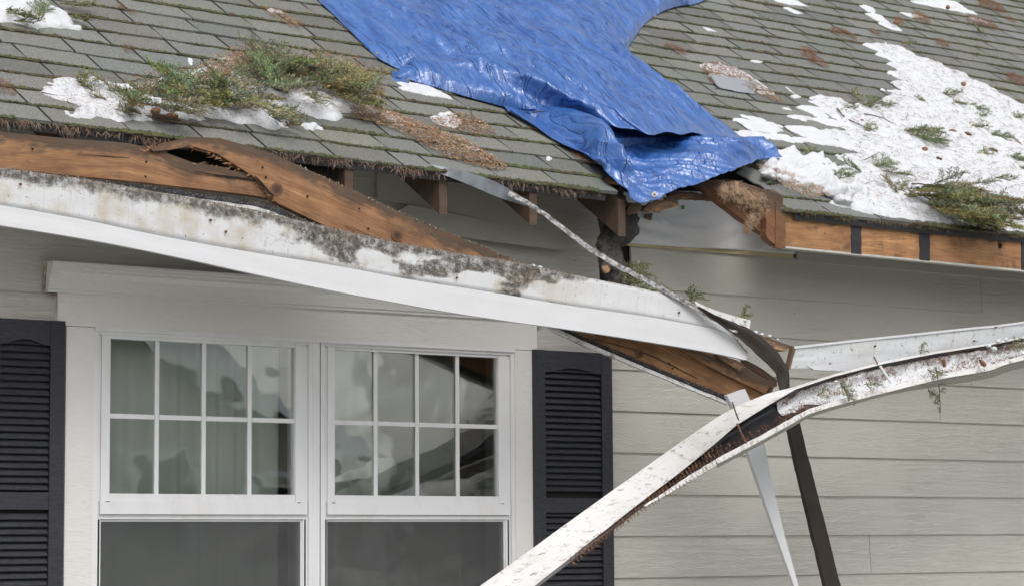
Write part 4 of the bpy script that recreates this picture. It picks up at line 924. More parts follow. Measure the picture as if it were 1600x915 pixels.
# ================================================================== fir sprigs
def sprig_geo(seed, L=.16, side=5, dens=1.0, nl=.023, droop=0):
    rnd = random.Random(seed); tw = []; main = []
    for i in range(7):
        t = i/6; main.append(Vector((L*t, .012*math.sin(t*2.5+seed)*L*8, .006+.02*t*rnd.uniform(.2, 1)-droop*t*t*.05)))
    tw.append((main, .0026))
    for k in range(side):
        t = .12+.78*k/max(1, side-1); b = main[0].lerp(main[-1], t); s = 1 if k % 2 else -1; l = L*(.62-.40*t)*rnd.uniform(.7, 1.2); a = rnd.uniform(.55, .95)
        tw.append(([b+Vector((math.cos(a)*l*q, s*math.sin(a)*l*q, .012*q*rnd.uniform(-.4, 1.5))) for q in (0, .35, .7, 1)], .0015))
    mb = MB(); base = (.135+.06*rnd.random(), .180+.05*rnd.random(), .070+.03*rnd.random())
    for P, r in tw:
        mb.tube(P, [r*(1-.6*i/(len(P)-1)) for i in range(len(P))], 5, (.12, .075, .045))
        Q = resample(P, 24); tot = sum((Q[i+1]-Q[i]).length for i in range(23)); nn = int(tot/.0021*dens)
        for i in range(nn):
            t = i/nn*22.99; j = int(t); p = Q[j].lerp(Q[j+1], t-j); d = (Q[j+1]-Q[j]).normalized(); s = Vector((-d.y, d.x, 0))
            if s.length < .01: s = Vector((0, 1, 0))
            s.normalize(); up = Vector((0, 0, 1)); a = rnd.choice((rnd.gauss(.35, .4), rnd.gauss(math.pi-.35, .4), rnd.uniform(0, math.pi)))
            nd = (s*math.cos(a)+up*abs(math.sin(a))*.8+d*rnd.uniform(.35, .9)).normalized(); l = nl*rnd.uniform(.7, 1.15)*(1-.35*(t/23)); e = nd.cross(Vector((rnd.gauss(0, 1), rnd.gauss(0, 1), rnd.gauss(0, 1)))).normalized()*.0017
            k = rnd.uniform(.5, 1.7); yl_ = rnd.random(); c = (base[0]*k*(1.0+.8*(yl_ > .8)), base[1]*k*(1.0+.25*(yl_ > .8)), base[2]*k)
            q = p+nd*l*.55; tp_ = p+nd*l+Vector((0, 0, -.001))
            mb.add([p, q+e, tp_, q-e], [(0, 1, 2, 3)], c)
    return mb
SPR = [sprig_geo(1, .16, 9), sprig_geo(2, .13, 7), sprig_geo(3, .18, 12), sprig_geo(4, .09, 5), sprig_geo(5, .21, 14), sprig_geo(6, .07, 3)]
def sprig_mesh(k):
    o = SPR[k].build('fir_sprig', M['needle']); me = o.data; bpy.data.objects.remove(o); return me
SME = [sprig_mesh(k) for k in range(len(SPR))]
def roof_frame(yaw, tilt=0):
    X = Vector((math.cos(yaw), 0, 0))+RV*math.sin(yaw); X.normalize(); Y = RN.cross(X)
    m = Matrix((X, Y, RN)).transposed(); return m @ Matrix.Rotation(tilt, 3, 'Y')
def put_sprig(k, p, rot, sc, lab, group=None, name='fir_sprig'):
    o = bpy.data.objects.new(name, SME[k]); COL.objects.link(o); m = rot.to_4x4() @ Matrix.Scale(sc, 4); m.translation = p; o.matrix_world = m
    return tag(o, lab, 'fir sprig', group)
R_SPR = [   # px, py, variant, yaw, scale, lift, label
 (1405, 203, 4, -.35, 1.15, .04, 'bright green fir sprig in the middle of the right snow'),
 (1422, 212, 2, -.9, 1.0, .05, 'bushy fir sprig overlapping the bright one on right snow'),
 (1440, 222, 1, -.2, 1.1, .04, 'fir sprig tip with a cone in the middle of the snow'),
 (1362, 262, 2, .3, .9, .06, 'dark fir sprig above the eave right of the lumpy snow'),
 (1380, 270, 1, -.6, 1.0, .06, 'small sprig touching the dark sprig above the right eave'),
 (1345, 272, 3, 2.6, 1.2, .06, 'short sprig left of the dark sprig above the right eave'),
 (1275, 258, 2, -1.0, .95, .06, 'fir sprig standing in the lumpy snow beside the tarp tip'),
 (1262, 248, 1, .9, .8, .06, 'sprig end poking up beside the tarp tip'),
 (1290, 275, 3, -.7, 1.2, .07, 'small sprig low in the lumpy snow heap'),
 (1465, 148, 3, -.3, 1.4, .03, 'small sprig at the upper part of the right snow'),
 (1478, 158, 1, -1.1, .9, .035, 'drooping sprig in the upper part of the right snow'),
 (1503, 165, 2, -.6, .8, .04, 'yellow green sprig upper right on the snow'),
 (1448, 165, 5, 2.9, 1.2, .03, 'tiny sprig left in the upper right snow'),
 (1345, 165, 3, .1, 1.4, .03, 'thin sprig at the left rim of the big snow sheet'),
 (1375, 168, 1, .2, .8, .03, 'thin flat twig sprig beside the left rim of the snow'),
 (1340, 160, 5, 1.2, 1.3, .02, 'small yellowish sprig on shingles at the snow rim'),
 (1510, 200, 5, -.5, 1.6, .03, 'little sprig above the pair of cones'),
 (1540, 210, 2, -.45, .85, .04, 'long flat sprig right of the pair of cones'),
 (1520, 190, 3, .3, 1.2, .03, 'loose sprig tip right of snow centre'),
 (1582, 190, 1, .5, .9, .03, 'sprig near the right edge high on the snow'),
 (1570, 245, 2, -.5, .9, .04, 'sprig low at the right edge of the snow'),
 (1588, 262, 1, -1.0, .9, .04, 'drooping sprig at the right edge above the eave'),
 (1552, 278, 3, -.8, 1.2, .03, 'small upright sprig near right edge above eave'),
 (1530, 245, 5, .2, 1.3, .03, 'tiny sprig in the lower right snow'),
 (1305, 172, 3, -.3, 1.2, .03, 'bright little sprig at the start of the bare twig'),
 (1350, 207, 5, .4, 1.3, .03, 'tiny sprig left of the bright sprig on the snow'),
 (1408, 70, 5, -.3, 1.3, .02, 'tiny sprig at the very top of the big snow sheet'),
 (1540, 58, 5, 2.2, 1.3, .02, 'tiny sprig on bare shingles at upper right'),
 (60, 28, 2, 1.2, .8, .03, 'green sprig in the middle of the top left snow'),
 (8, 18, 1, -1.2, 1.3, .03, 'sprig at the far left in the top left snow'),
 (22, 34, 3, -.5, 1.1, .03, 'low sprig under the far left one in top left snow'),
 (95, 10, 1, -.2, 1.1, .03, 'olive sprig at the right rim of the top left snow'),
 (112, 30, 5, -1.2, 1.3, .02, 'olive sprig tip hanging below the top left snow'),
 (125, 138, 5, .8, 1.4, .03, 'small sprig on the left end of the eave snow'),
 (145, 148, 3, 2.1, 1.0, .03, 'second small sprig on the left end of the eave snow'),
 (500, 102, 3, 1.3, 1.0, .03, 'lone sprig on shingles above the left heap'),
 (1455, 310, 3, .4, 1.3, .04, 'small sprig in the snow left of the green right heap')]
for px, py, k, ya, sc, lf, lab in R_SPR:
    put_sprig(k, RW(px, py, lf*.5), roof_frame(ya, -.12), sc, lab, 'fir sprigs lying on the roof')
def heap(spots, name, lab, seed, ks=(0, 1, 2, 3), sc=(.8, 1.2), hmax=.07, rots=None):
    rnd = random.Random(seed); mb = MB()
    for (px, py) in spots:
        k = rnd.choice(ks); s = rnd.uniform(*sc); rot = roof_frame(rnd.uniform(0, 6.28) if rots is None else rnd.gauss(*rots), rnd.uniform(-.45, .15)); p = RW(px, py, rnd.uniform(.015, hmax)); b = len(mb.v); tn = rnd.uniform(.7, 1.35); yel = rnd.uniform(.9, 1.35)
        mb.v += [p+rot @ (v*s) for v in SPR[k].v]; mb.f += [tuple(i+b for i in f) for f in SPR[k].f]; mb.m += SPR[k].m; mb.uv += SPR[k].uv; bl_ = rnd.uniform(.7, 1.5); mb.c += [(c[0]*tn*yel, c[1]*tn, c[2]*tn*bl_) for c in SPR[k].c]
    o = mb.build(name, M['needle'], None, loc=mb.v[0]); return tag(o, lab, 'fir branches', kind='stuff')
def scatter(P, N, seed):
    rnd = random.Random(seed); out = []; a = [p[0] for p in P]; b = [p[1] for p in P]
    while len(out) < N:
        x, y = rnd.uniform(min(a), max(a)), rnd.uniform(min(b), max(b))
        if inpoly(np.array([x]), np.array([y]), P)[0]: out.append((x, y))
    return out
LH = [(195, 152), (250, 148), (315, 140), (345, 112), (370, 98), (450, 102), (545, 122), (582, 142), (580, 162), (535, 160), (480, 150), (440, 165), (432, 192), (420, 178), (385, 165), (330, 168), (260, 165)]
heap(scatter(LH, 84, 3)+[(200, 155), (215, 148), (235, 152), (250, 160), (262, 150), (280, 145), (225, 165), (300, 150), (315, 160), (205, 168), (190, 148), (275, 168)], 'fir_branch_heap', 'tangled heap of green fir sprigs above the left eave', 31, hmax=.085)
heap([(205, 165), (212, 178), (222, 182), (180, 150), (165, 158), (440, 195), (446, 200), (432, 186)], 'fir_branch_heap', 'loose sprig tips below the left fir heap', 32, ks=(3, 5), hmax=.03)
RH = [(1408, 298), (1440, 288), (1485, 282), (1530, 294), (1546, 314), (1538, 336), (1505, 338), (1455, 326), (1425, 314)]
heap(scatter(RH, 62, 5), 'fir_branch_heap', 'thick green fir branch heap at the right eave', 33, ks=(0, 2, 4, 1), hmax=.10, rots=(-.9, .5))
heap(scatter([(1560, 325), (1600, 345), (1660, 360), (1640, 350), (1590, 330)], 10, 8), 'fir_branch_heap', 'flat olive branches along the eave at the right edge', 34, ks=(1, 3), hmax=.02)
heap(scatter([(1380, 290), (1430, 296), (1440, 318), (1400, 305)], 7, 9), 'fir_branch_heap', 'thin sprigs left of the thick right heap', 35, ks=(3, 5, 1), sc=(.6, .9), hmax=.05)
# sprigs not on the roof
def frame_px(p, q, y, roll=0):       # frame whose X runs from pixel p to q at depth y
    X = (W(*q, y)-W(*p, y)).normalized(); Z = (Vector((-.3, -1, .25))-X*X.dot(Vector((-.3, -1, .25)))).normalized(); Y = Z.cross(X); return Matrix((X, Y, Z)).transposed()
OT = [((975, 440), (1050, 412), -.45, 1, 1.0, 'sprig sticking up behind the bent metal drip edge'),
      ((1068, 452), (1100, 470), -.55, 3, 1.1, 'pale sprig behind the fascia right of the drip edge'),
      ((1080, 478), (1075, 450), -.55, 3, .9, 'pale upright sprig behind the fascia end'),
      ((1160, 500), (1165, 484), -.58, 5, .9, 'tiny sprig above the fascia scrap'),
      ((1150, 497), (1178, 494), -.58, 5, .8, 'tiny flat sprig right above the fascia scrap'),
      ((1310, 600), (1335, 625), -.84, 1, .75, 'green sprig hanging over the gutter rim at the bend'),
      ((1318, 592), (1322, 618), -.84, 3, .9, 'bright sprig in gutter left of the white ferrule'),
      ((1350, 598), (1378, 602), -.80, 3, .8, 'small sprig lying in the gutter left of the ferrule'),
      ((1275, 618), (1300, 608), -.82, 5, .9, 'dull little sprig in the gutter snow near the bend'),
      ((1436, 553), (1440, 545), -.70, 5, .8, 'small sprig between fascia board and gutter'),
      ((1448, 575), (1475, 588), -.76, 3, .9, 'olive sprig in the gutter above the dangling twig'),
      ((1575, 545), (1600, 538), -.72, 1, .8, 'bright sprig in the gutter at the right edge'),
      ((1000, 435), (940, 430), -.48, 1, .9, 'dark sprig under the cut limb stub'),
      ((985, 440), (1035, 455), -.50, 2, .8, 'dark sprig right of the cut limb stub'),
      ((965, 432), (1000, 410), -.47, 3, 1.1, 'dark sprig behind the cut limb stub'),
      ((990, 445), (1000, 420), -.50, 1, .8, 'upright dark sprig between stub and drip edge'),
      ((1020, 452), (1060, 462), -.52, 3, .9, 'low sprig peeping over the fascia top edge')]
for p, q, y, k, sc, lab in OT: put_sprig(k, W(*p, y), frame_px(p, q, y), sc, lab, 'fir sprigs caught in the wreckage')
# the dangling twig
dt = thing('dangling_fir_twig', 'fir twig dangling below the gutter in front of the siding', 'fir twig', W(1467, 600, -.80))
mb = MB(); mb.tube([W(1462, 573, -.80), W(1467, 600, -.81), W(1469, 630, -.81), W(1469, 659, -.81)], [.0022, .002, .0016, .0008], 6, (.10, .06, .04)); mb.build('stem', M['tinted'], dt)
for p, q, k, sc in (((1467, 618), (1432, 612), 1, .62), ((1468, 625), (1448, 634), 5, .7), ((1465, 590), (1450, 583), 5, .6), ((1467, 600), (1480, 592), 5, .5), ((1468, 612), (1478, 606), 5, .45), ((1468, 635), (1462, 655), 5, .4)):
    o = put_sprig(k, W(*p, -.80)-OFF[dt.name], frame_px(p, q, -.80), sc, None); o.name = 'side_shoot'; del_keys = [kk for kk in ('label', 'category', 'group') if kk in o.keys()]
    for kk in del_keys: del o[kk]
    o.parent = dt
# bare twigs
def twig(pts, r, lab, roofy=True, y=-.6, lf=.035):
    P = resample([RW(a, b, lf) if roofy else W(a, b, y) for a, b in pts], 14); P = [p+Vector((0, 0, .004*noise.noise(p*30))) for p in P]
    mb = MB(); mb.tube(P, [r*(1-.6*i/13) for i in range(14)], 6, (.09, .06, .04)); o = mb.build('twig', M['tinted'], None, loc=P[0]); tag(o, lab, 'twig', 'bare twigs on the roof')
twig([(1308, 170), (1322, 185), (1350, 198), (1380, 212)], .004, 'long bare twig crossing the left of the right snow')
twig([(1350, 178), (1372, 182), (1400, 195)], .003, 'curved bare twig above the long one')
twig([(1350, 250), (1375, 238)], .0025, 'short straight twig pointing up right over the lower snow', lf=.05)
twig([(1490, 290), (1510, 266)], .003, 'twig sticking out of the thick right heap', lf=.08)
twig([(1425, 287), (1445, 288), (1465, 290)], .004, 'horizontal twig left of the thick right heap', lf=.06)
twig([(1570, 318), (1590, 330), (1620, 345)], .003, 'dark twig at right edge near the eave')
twig([(1570, 208), (1585, 216), (1598, 228)], .0028, 'curved twig near the cones at the right edge')
twig([(1510, 240), (1535, 242), (1548, 245)], .0025, 'fine branching twig low in the right snow')
twig([(200, 128), (225, 122), (245, 108)], .002, 'thin forked twig on shingles above the left heap', lf=.012)
twig([(65, 145), (90, 150)], .002, 'thin twig on the left tip of the eave snow')
twig([(105, 158), (116, 166)], .002, 'second thin twig on the left eave snow')
twig([(240, 182), (262, 184), (282, 188)], .011, 'thick bark covered stick lying just above the left eave', lf=.03)
twig([(832, 176), (850, 175), (880, 178)], .003, 'thin twig lying on the fold of the tarp', lf=.05)
twig([(735, 170), (742, 195), (745, 215)], .002, 'fine twig beside the litter clump left of the tarp', lf=.015)
# cones
def cone_mesh():
    mb = MB(); L, r = .055, .014; N = 11
    V = []; F = []
    for i in range(N+1):
        t = i/N; rr = r*math.sin(math.pi*(.08+.86*t))**.7
        for j in range(10): a = 2*math.pi*j/10; V.append((L*(t-.5), rr*math.cos(a)*.8, rr*math.sin(a)*.8))
    for i in range(N):
        for j in range(10): F.append((i*10+j, i*10+(j+1) % 10, (i+1)*10+(j+1) % 10, (i+1)*10+j))
    mb.add(V, F, (.09, .04, .02))
    for i in range(1, N):
        t = i/N; rr = r*math.sin(math.pi*(.08+.86*t))**.7
        for j in range(8):
            a = 2*math.pi*(j+.5*(i % 2))/8; d = Vector((0, math.cos(a), math.sin(a))); s = Vector((0, -math.sin(a), math.cos(a))); p = Vector((L*(t-.5), 0, 0))+d*rr*.7
            mb.add([p-s*.004, p+s*.004, p+d*.007+Vector((.006, 0, 0))+s*.003, p+d*.007+Vector((.006, 0, 0))-s*.003, p+d*.0025+Vector((.007, 0, 0))], [(0, 1, 2, 3), (3, 2, 4)], random.choice(((.30, .14, .07), (.24, .11, .055), (.36, .19, .10))))
    o = mb.build('fir_cone', M['tinted']); me = o.data; bpy.data.objects.remove(o); return me
CM = cone_mesh()
CONES = [(1488, 206, -.3, 'brown cone, left one of the pair on the right snow'), (1512, 210, -.9, 'brown cone, right one of the pair on the right snow'), (1346, 189, .2, 'small dark cone beside the long bare twig'), (1444, 234, .4, 'round cone at the tip of the bright sprig'), (1588, 224, -.3, 'cone at the right edge of the snow'), (1552, 235, -.7, 'reddish cone low on the right snow'),
         (1490, 238, .3, 'small cone right of the snow centre'), (1467, 248, -1.2, 'tiny dark cone lying in the snow above the thick heap'), (1505, 132, .5, 'cone at the top rim of the right snow'), (352, 116, .3, 'dark red cone at the top left of the left heap'), (268, 182, -.1, 'dark cone beside the thick stick above the left eave'), (242, 174, .5, 'brown cone above the thick stick at the left eave'), (1481, 12, .8, 'dark cone in the top right snow streak'), (1400, 36, .2, 'cone in the slim snow streak')]
for px, py, a, lab in CONES:
    o = bpy.data.objects.new('fir_cone', CM); COL.objects.link(o); m = roof_frame(a).to_4x4() @ Matrix.Scale(.8 if 'tiny' not in lab and 'small' not in lab else .55, 4); m.translation = RW(px, py, .035); o.matrix_world = m; tag(o, lab, 'cone', 'fir cones on the roof')
for (px, py, y, lab) in ((1535, 566, -.78, 'round brown cone in the right end of the gutter'), (1475, 566, -.77, 'upright brown cone in the gutter above the dangling twig')):
    o = bpy.data.objects.new('fir_cone', CM); COL.objects.link(o); m = Matrix.Rotation(.6 if px > 1500 else 1.4, 4, 'Y') @ Matrix.Scale(.7, 4); m.translation = W(px, py, y); o.matrix_world = m; tag(o, lab, 'cone', 'fir cones in the gutter')
# grey board chunk on the roof
A = [RW(1113, 120, .03), RW(1145, 124, .03), RW(1185, 130, .02)]; B = [RW(1124, 137, .012), RW(1150, 143, .012), RW(1178, 147, .01)]
o = strip(A, B, 20, 6, (0, .02, .012), lambda u, t, p: RN*.004*noise.noise(p*30)).build('board_chunk', m_white('weathered_grey_board', (.30, .31, .34), .5, 40), None, loc=B[0]); tag(o, 'weathered grey board chunk lying on shingles right of the tarp', 'board chunk')
strip([RW(1118, 138, .008), RW(1150, 143, .008), RW(1182, 149, .008)], [RW(1124, 141, .0), RW(1150, 148, .0), RW(1185, 153, .0)], 16, 3, (0, .01, .006)).build('bark_edge', M['bark'], o)

# ================================================================== hole in the eave: torn wood, insulation, limb
o = strip([W(1093, 283, -.30), W(1150, 283, -.40), W(1222, 306, -.44)], [W(1093, 290, -.30), W(1150, 335, -.40), W(1224, 384, -.44)], 30, 8, (0, .04, 0), lambda u, t, p: Vector((0, .012*noise.noise(p*14), 0))).build('torn_rafter', M['wood_dark'], None, loc=W(1180, 330, -.4)); tag(o, 'torn dark rafter at the right side of the hole', 'rafter')
o = strip([W(1195, 312, -.455), W(1212, 318, -.455)], [W(1198, 372, -.455), W(1212, 384, -.455)], 5, 12, (0, .04, 0), lambda u, t, p: Vector((.006*noise.noise(p*30), .004*noise.noise(p*40), 0))).build('split_end_block', m_wood('red_brown_lumber', (.15, .055, .03), (.34, .16, .07), .6), None, loc=W(1205, 350, -.45)); tag(o, 'splintered red brown end block beside the right eave board', 'wood block')
o = strip([W(1212, 316, -.46), W(1218, 318, -.46), W(1228, 322, -.46)], [W(1212, 386, -.46), W(1219, 388, -.46), W(1228, 388, -.46)], 5, 12, (0, .02, 0), lambda u, t, p: Vector((.004*noise.noise(p*40), 0, 0))).build('corner_stud', M['wood_dark'], None, loc=W(1220, 350, -.46)); tag(o, 'narrow dark stud at the left end of the right eave board', 'stud')
o = strip([RW(1165, 262, .012), RW(1205, 272, .016), RW(1245, 296, .016), RW(1285, 322, .008)], [RW(1152, 268, -.01), RW(1188, 292, -.02), RW(1222, 316, -.01), RW(1262, 333, .0)], 40, 8, (0, .003, -.005), lambda u, t, p: RN*(.012*noise.noise(p*14)+.004*noise.noise(p*50))+Vector((.008*noise.noise(p*35)*t, 0, -.006*noise.noise(p*50)*t))).build('torn_shingle_flap', M['shingle'], None, loc=RW(1220, 300)); tag(o, 'torn ragged strip of shingles along the right side of the hole', 'shingle strip')
# insulation: lumpy cores with fluff
mb = MB(); rnd = random.Random(15); INS = [(1130, 298, .05), (1150, 300, .055), (1160, 310, .05), (1172, 312, .045), (1180, 325, .055), (1185, 312, .04), (1175, 342, .035), (1168, 352, .024), (1190, 330, .04), (1165, 360, .016)]
for (a, b, r) in INS:
    c = W(a, b, -.43); V = []; F = []
    for i in range(11):
        for j in range(14):
            t = math.pi*i/10; s = 2*math.pi*j/14; d = Vector((math.sin(t)*math.cos(s), math.sin(t)*math.sin(s)*.6, math.cos(t))); V.append(c+d*r*.5*(1+.9*noise.noise(d*2.2+c*11)+.5*noise.noise(d*6+c*5)))
    for i in range(10):
        for j in range(14): F.append((i*14+j, (i+1)*14+j, (i+1)*14+(j+1) % 14, i*14+(j+1) % 14))
    mb.add(V, F, rnd.choice(((.34, .22, .14), (.42, .29, .19), (.26, .16, .10), (.46, .36, .27))))
    for _ in range(380):
        d = Vector((rnd.gauss(0, 1), rnd.gauss(-.4, .6), rnd.gauss(0, 1))).normalized(); p = c+d*r*.75; p = c+d*r*rnd.uniform(.5, 1.0); q = p+Vector((rnd.gauss(0, .008), rnd.gauss(-.004, .004), rnd.gauss(-.004, .009))); e = Vector((.0009, 0, .0007)); cc = rnd.choice(((.42, .28, .17), (.30, .18, .10), (.50, .38, .26), (.36, .20, .12)))
        mb.add([p-e, p+e, q], [(0, 1, 2)], cc)
o = mb.build('insulation_tuft', M['tinted'], None, True, loc=W(1175, 330, -.43)); tag(o, 'tan fluffy insulation tuft hanging out of the hole', 'insulation')
# splinters below the tarp
SPL = [((1010, 322), (1030, 313), (1058, 311), (1060, 322), (1030, 330), (1005, 330), -.40, 'wood_pale', 'pale broken sheathing splinter right under the tarp tip'),
       ((980, 315), (1000, 320), (1030, 326), (1032, 332), (1000, 328), (978, 324), -.38, 'wood_dark', 'dark splinter behind the tarp tip'),
       ((1045, 298), (1080, 300), (1122, 306), (1122, 314), (1080, 312), (1045, 313), -.28, 'wood_dark', 'dark lath bundle seen through the hole'),
       ((1040, 308), (1075, 303), (1118, 311), (1120, 315), (1080, 309), (1042, 314), -.30, 'wood', 'thin orange splinter in the hole below the tarp'),
       ((980, 330), (988, 318), (1000, 318), (1002, 326), (992, 334), (982, 336), -.42, 'wood_dark', 'small dark chip right of the broken rafter end')]
for a, b, c, d, e, f, y, mt, lab in SPL:
    o = strip([W(*a, y), W(*b, y), W(*c, y)], [W(*f, y), W(*e, y), W(*d, y)], 18, 5, (0, .02, 0), lambda u, t, p: Vector((0, .008*noise.noise(p*25), .006*noise.noise(p*45)))).build('wood_splinter', M[mt], None, loc=W(*b, y)); tag(o, lab, 'wood splinter', 'wood splinters in the roof hole')
# sheathing scrap on top of the right-most tail
o = strip([RW(908, 256, .0), RW(925, 258, .0), RW(950, 268, .0)], [RW(938, 290, -.004), RW(945, 278, -.004), RW(965, 276, -.004)], 12, 5, (0, .004, -.004)).build('underlay_scrap', M['metal_blue'], None, loc=RW(930, 272)); tag(o, 'grey roofing underlay scrap at the torn shingle edge', 'underlay')
o = strip([RW(938, 272, -.004), RW(950, 268, -.004), RW(972, 276, -.004)], [RW(931, 283, -.006), RW(950, 284, -.006), RW(978, 285, -.006)], 12, 5, (0, .008, -.01), lambda u, t, p: RN*.004*noise.noise(p*40)).build('sheathing_scrap', M['wood_pale'], None, loc=RW(950, 280)); tag(o, 'torn pale sheathing scrap on top of the broken rafter tail', 'sheathing scrap')
# the limb that came through
lb = thing('tree_limb', 'dark rough barked tree limb with a sawn stub jammed in the wall gap', 'tree limb', W(960, 430, -.3))
mb = MB(); P = resample([W(948, 300, -.18), W(962, 335, -.22), W(968, 358, -.27), W(950, 378, -.30), W(952, 398, -.33), W(962, 425, -.36), W(972, 465, -.38)], 60)
rd = []
for i in range(60):
    t = i/59; r = .064-.016*t
    r *= 1+.32*math.exp(-((t-.30)/.12)**2)-.22*math.exp(-((t-.52)/.10)**2); rd.append(r)
mb.tube(P, rd, 30, rough=.32); mb.build('bark_body', M['bark'], lb, True)
mb = MB(); mb.tube([W(952, 405, -.36), W(948, 417, -.44), W(946, 421, -.455)], [.026, .022, .021], 16, rough=.25); sb = mb.build('stub', M['bark'], lb, True)
mb = MB(); cpt = W(946, 421, -.456); mb.tube([cpt, cpt+Vector((-.003, -.010, -.001))], [.0175, .016], 16, (.55, .33, .12), rough=.2); mb.build('sawn_face', M['wood_pale'], sb)
gf = MB(); gp = W(1064, 322, -.03); gf.add([gp, gp+Vector((.016, -.004, .006)), gp+Vector((.017, -.004, -.012)), gp+Vector((.004, 0, -.017))], [(0, 1, 2), (0, 2, 3)]); o = gf.build('leaf', M['leaf'], None, loc=gp); o.data.materials[0] = M['leaf']; m_ = o.modifiers.new('t', 'SOLIDIFY'); m_.thickness = .001; tag(o, 'tiny bright green leaf stuck on the house wrap', 'leaf')
o = strip([W(1010, 334, -.05), W(1020, 333, -.05)], [W(1009, 341, -.05), W(1018, 344, -.05)], 6, 5, (0, .012, 0), lambda u, t, p: Vector((.003*noise.noise(p*60), 0, .003*noise.noise(p*70)))).build('wood_crumb', m_wood('greyed_crumb', (.25, .21, .17), (.4, .34, .27), .3), None, loc=W(1014, 340, -.05)); tag(o, 'small grey wood crumb stuck on the wrap below the tarp', 'wood crumb')

# ================================================================== the tarp
tarp = thing('blue_tarp', 'large crumpled blue tarp draped over the damaged roof', 'tarp', RW(850, 120))
def coons(Lc, Rc, Tc, Bc, nu, nv, disp, parent, name, mat, T=(0, 0, 0)):
    Lr, Rr, Tr_, Br = resample(Lc, nv), resample(Rc, nv), resample(Tc, nu), resample(Bc, nu); V = []; UV = []
    for j in range(nv):
        v = j/(nv-1)
        for i in range(nu):
            u = i/(nu-1)
            p = Lr[j]*(1-u)+Rr[j]*u+Tr_[i]*(1-v)+Br[i]*v-(Tr_[0]*(1-u)*(1-v)+Tr_[-1]*u*(1-v)+Br[0]*(1-u)*v+Br[-1]*u*v)
            V.append(p+disp(u, v, p)); UV.append((u, v))
    F = [(j*nu+i, (j+1)*nu+i, (j+1)*nu+i+1, j*nu+i+1) for j in range(nv-1) for i in range(nu-1)]
    o = mk(name, V, F, mat, parent, UV, smooth=True); m = o.modifiers.new('thick', 'SOLIDIFY'); m.thickness = .0022; m.offset = 0; return o
def ridge(p): return 1-abs(noise.noise(p))*2.2
def updisp(u, v, p):
    x = p.x; s = (p.y-EY)/CT; k = x+s*.12
    h = .014
    h += .024*max(0, ridge(Vector((k*5, s*.7, 1))))**2+.012*max(0, ridge(Vector((k*17+2, s*2.1, 7))))**2
    k2 = x-s*.35; h += .008*max(0, ridge(Vector((k2*11, s*2.4, 13))))**3
    h += .003*noise.noise(Vector((k*26, s*2.5, 3)))+.0015*noise.noise(Vector((x*30, s*14, 9)))+.012*noise.noise(Vector((x*3, s*3, 2)))
    # rolls billowing just above the folded edge
    for cv, am, wd_ in ((.84, .075, .07), (.66, .05, .045), (.55, .028, .04)):
        cc = cv+.05*math.sin(u*4+cv*9); b = math.exp(-((v-cc)/wd_)**2); e = math.sin(math.pi*min(1, max(0, (u-.12)/.86)))
        h += am*b*e*(1+.35*noise.noise(Vector((k*22, s*2, cv*9))))*(.75+.8*noise.noise(Vector((x*4, cv, 0))))
    e2 = min(1, min(u, 1-u)/.04, (1-v)/.05+.0); h = .010+h*(.12+.88*e2)
    return RN*max(.011, h)
Lc = [RW(430, -110), RW(465, -50), RW(490, -2), RW(520, 28), RW(552, 60), RW(585, 92), RW(612, 108), RW(622, 113), RW(616, 124), RW(640, 130), RW(700, 148), RW(760, 165), RW(800, 176)]
Rc = [RW(1190, -70), RW(1160, -25), RW(1092, 8), RW(1062, 14), RW(1035, 22), RW(1010, 38), RW(994, 58), RW(981, 78), RW(980, 92), RW(1000, 108), RW(1035, 135), RW(1070, 160), RW(1108, 190), RW(1152, 226)]
Tc = [RW(430, -110), RW(800, -120), RW(1190, -70)]
Bc = [RW(800, 176), RW(840, 176, .03), RW(880, 181, .04), RW(920, 189, .07), RW(960, 203, .10), RW(990, 207, .11), RW(1015, 216, .12), RW(1040, 211, .12), RW(1062, 215, .12), RW(1082, 212, .11), RW(1120, 222, .06), RW(1152, 226)]
def up_edge(u, v, p):
    return updisp(u, v, p)+Vector((0, 0, 0))
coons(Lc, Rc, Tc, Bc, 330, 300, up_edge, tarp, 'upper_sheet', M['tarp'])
def lowdisp(u, v, p):
    d = lowdisp0(u, v, p); q = p+d
    if q.y > EY-.01:
        uu, vv = uv_of(q)
        if not inpoly(np.array([uu]), np.array([vv]), HOLE)[0]:
            hh = (q.z-roof_h(q.x, q.y))*CT
            if hh < .019: d = d+RN*(.019-hh)
    return d
def lowdisp0(u, v, p):
    q = Vector((p.x, p.y, p.z)); nn_ = Vector((-.05, -.8, .6))
    gx, gz = W(1022, 300, -.5)[0], W(1022, 300, -.5)[2]
    ang = math.atan2(p.x-gx, abs(p.z-gz)+.02); rr = math.hypot(p.x-gx, p.z-gz)
    fo = .075*math.sin(ang*5+.8)*min(1, rr/.12)*math.sin(math.pi*min(1, v*1.05))
    h = fo+.035*noise.noise(Vector((p.x*6, p.z*9, 3)))+.020*max(0, ridge(Vector((p.x*9+p.z*11, p.z*5, 8))))**2+.005*noise.noise(q*22)+.002*noise.noise(q*55)
    e = math.sin(math.pi*min(1, max(0, v)))**.5 if v < .5 else 1-.5*max(0, (v-.8)/.2)
    toc = Vector((CAM[0]-p.x, CAM[1]-p.y, CAM[2]-p.z)).normalized(); bl = .27*math.sin(math.pi*min(1, v**.62))*min(1, max(0, (u-.06)/.3))*min(1, (1-u)/.15)
    return (nn_*(max(-.004, h*e)+.012) if v < .3 else nn_*(h*e+.012))+toc*bl
Tc2 = [RW(786, 166, .012), RW(860, 168, .012), RW(900, 172, .012), RW(970, 186, -.04), RW(1020, 196, -.09), RW(1100, 203, -.06), RW(1160, 220, .010)]
